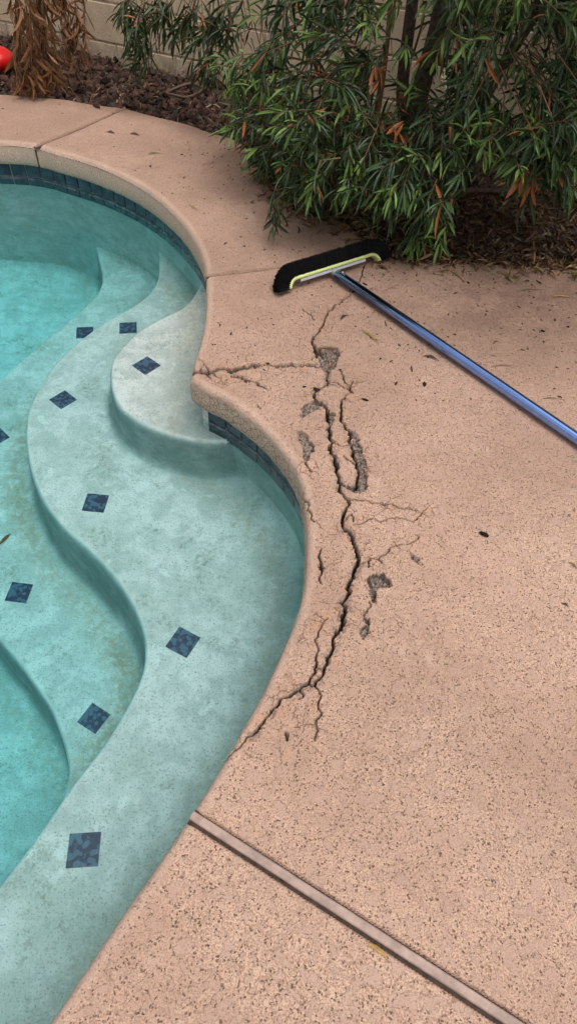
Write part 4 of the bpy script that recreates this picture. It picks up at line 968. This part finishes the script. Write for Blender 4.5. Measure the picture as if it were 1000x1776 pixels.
# ------------------------------------------------------------------ single fallen leaves and scraps on the deck
def surf_z(x, y): return float(Zg[np.searchsorted(gy, y).clip(0, ny - 1), np.searchsorted(gx, x).clip(0, nx - 1)])
FL = [  # x0,y0,x1,y1,width,colour,kind,label
 (624,573,656,599,.007,(.30,.20,.05),0,'olive yellow narrow leaf lying between the crack and the pole'),
 (546,608,588,604,.009,(.16,.12,.035),0,'olive leaf bridging the broken hole in the deck'),
 (571,640,591,620,.006,(.22,.08,.03),1,'curled rusty leaf inside the broken hole'),
 (636,1636,672,1664,.010,(.42,.26,.07),0,'yellow leaf stuck in the wide expansion strip'),
 (828,923,848,933,.014,(.02,.014,.011),2,'single black oval seed pod on open deck'),
 (733,618,760,629,.010,(.045,.022,.014),1,'dark brown curled scrap below the pole'),
 (590,556,606,548,.011,(.05,.03,.022),1,'small dark scrap beside the upper crack'),
 (848,638,902,642,.005,(.20,.10,.04),1,'thin brown leaf lying above the pole'),
 (936,693,980,699,.003,(.07,.035,.022),1,'thin dark twig near the pole'),
 (953,516,995,520,.008,(.34,.18,.06),1,'tan curled leaf by the bed edge, apart from others'),
 (765,462,806,492,.009,(.24,.15,.05),0,'olive brown leaf below the lowest shrub spray'),
 (900,505,948,508,.006,(.16,.09,.04),1,'thin curled leaf on the grimy deck near the bed'),
 (862,470,884,492,.008,(.28,.18,.06),1,'yellow brown curled leaf beside the bed edge'),
 (255,268,282,267,.009,(.13,.14,.05),0,'small green leaf on the deck beside the upper pool curve'),
 (326,357,345,368,.005,(.38,.22,.07),0,'tiny tan leaf near the upper pool edge'),
 (432,350,446,354,.010,(.45,.28,.17),0,'pale pinkish leaf beside the shrub skirt'),
 (463,349,482,360,.008,(.34,.28,.10),0,'pale yellow leaf beside the shrub skirt'),
 (545,1548,566,1556,.012,(.05,.028,.018),2,'dark clod resting on the wide expansion strip'),
 (984,975,1000,990,.006,(.30,.14,.06),1,'small curled brown leaf alone on the open deck'),
 (972,1047,985,1054,.006,(.04,.02,.013),1,'tiny dark curled scrap on the open deck'),
 (712,634,714,648,.005,(.03,.018,.014),2,'slim black scrap between the crack and the pole'),
 (548,468,560,464,.010,(.04,.026,.02),1,'dark crumpled scrap behind the brush bristles'),
 (590,420,640,416,.012,(.26,.16,.06),0,'brown leaf behind the brush near the litter'),
 (560,383,600,378,.013,(.36,.27,.09),0,'large yellow brown leaf at the litter edge'),
 (160,182,176,190,.020,(.06,.03,.025),2,'dark lava stone spilled onto the deck beside the upper joint'),
 (185,230,200,234,.012,(.13,.07,.04),1,'brown tuft of debris on the deck past the upper joint'),
 (225,233,243,238,.012,(.15,.07,.04),1,'reddish tuft of debris on the deck, second past the joint'),
 (486,1520,496,1527,.012,(.055,.032,.022),2,'small brown clod on the wide expansion strip toward the pool'),
 (578,1588,604,1594,.006,(.10,.05,.03),1,'dark curled scrap along the edge of the wide expansion strip'),
 (500,1270,496,1284,.004,(.05,.03,.02),1,'slim dark twig bit in the lower deck crack'),
]
for (x0, y0, x1, y1, wd_, col, kd, lab) in FL:
    A = at(x0, y0); Bq = at(x1, y1); L_ = np.linalg.norm(Bq - A); ang = math.atan2(*(Bq - A)[::-1])
    if kd == 2:
        k = len(ico_v); vv = ico_v * np.array([L_ / 2, wd_ / 2, wd_ * .35]) * (1 + rng.normal(size=(k, 1)) * .08) + np.array([L_ / 2, 0, wd_ * .3])
        bmx = bmesh.new(); vs = [bmx.verts.new(v) for v in vv]; [bmx.faces.new([vs[i] for i in f]) for f in ico_f]; bmesh.ops.subdivide_edges(bmx, edges=bmx.edges[:], cuts=1, smooth=.9, use_grid_fill=True); me = bpy.data.meshes.new('scrap'); bmx.to_mesh(me); bmx.free()
        att = me.attributes.new('tint', 'FLOAT_COLOR', 'POINT'); att.data.foreach_set('color', np.tile([*col, 1], (len(me.vertices), 1)).astype(np.float32).ravel()); mt = M['rock']
        nm = 'seed_pod' if 'pod' in lab else ('stone' if 'stone' in lab else 'debris_scrap')
    else:
        tv, tf = (leaf_tpl(.04, 0, (.15, .6, .95, 1, .8, .5, .05)) if kd == 0 else leaf_tpl(-.06, 0, (.2, .7, 1, .9, .6, .4, .1))); vv = tv * np.array([L_, wd_ * .8, L_]); vv[:, 1] += np.sin(tv[:, 0] * 3) * L_ * (.06 if kd == 0 else .14)
        vv[:, 2] += np.abs(tv[:, 1]) * wd_ * (.5 if kd == 0 else .9) + tv[:, 1] * wd_ * .4 * np.sin(tv[:, 0] * 4); vv[:, 2] -= vv[:, 2].min()
        me = np_mesh('fallen_leaf', vv, tf, {'tint': np.tile([*col, 1], (len(vv), 1))}); mt = M['dry']; nm = 'twig' if 'twig' in lab else ('debris_scrap' if ('scrap' in lab or 'tuft' in lab) else 'fallen_leaf')
    o = obj(nm, me, mt, None, label=lab, category={'twig': 'twig', 'seed_pod': 'seed pod', 'stone': 'stone', 'debris_scrap': 'debris'}.get(nm, 'leaf'))
    if nm in ('fallen_leaf', 'debris_scrap'): o['group'] = 'fallen leaves on the deck' if nm == 'fallen_leaf' else 'debris scraps on the deck'
    zc = max(surf_z(*A), surf_z(*Bq)) if 'hole' not in lab or 'bridging' in lab else -.012
    o.location = (A[0], A[1], max(zc, -.012) + .0012); o.rotation_euler = (0, 0, ang)
# sunken leaf on the lower step
A = atw(-4, 952, ZL[2]); Bq = atw(20, 926, ZL[2]); L_ = np.linalg.norm(Bq - A); tv, tf = leaf_tpl(.1, .6); vv = tv * np.array([L_, .014, L_]); vv[:, 2] -= vv[:, 2].min()
o = obj('sunken_leaf', np_mesh('sunken_leaf', vv, tf, {'tint': np.tile([.25, .10, .02, 1], (len(vv), 1))}), M['dry'], None, label='brown leaf lying under water on the lower pool step', category='leaf'); o.location = (A[0], A[1], ZL[2] + .006); o.rotation_euler = (0, 0, math.atan2(*(Bq - A)[::-1]))
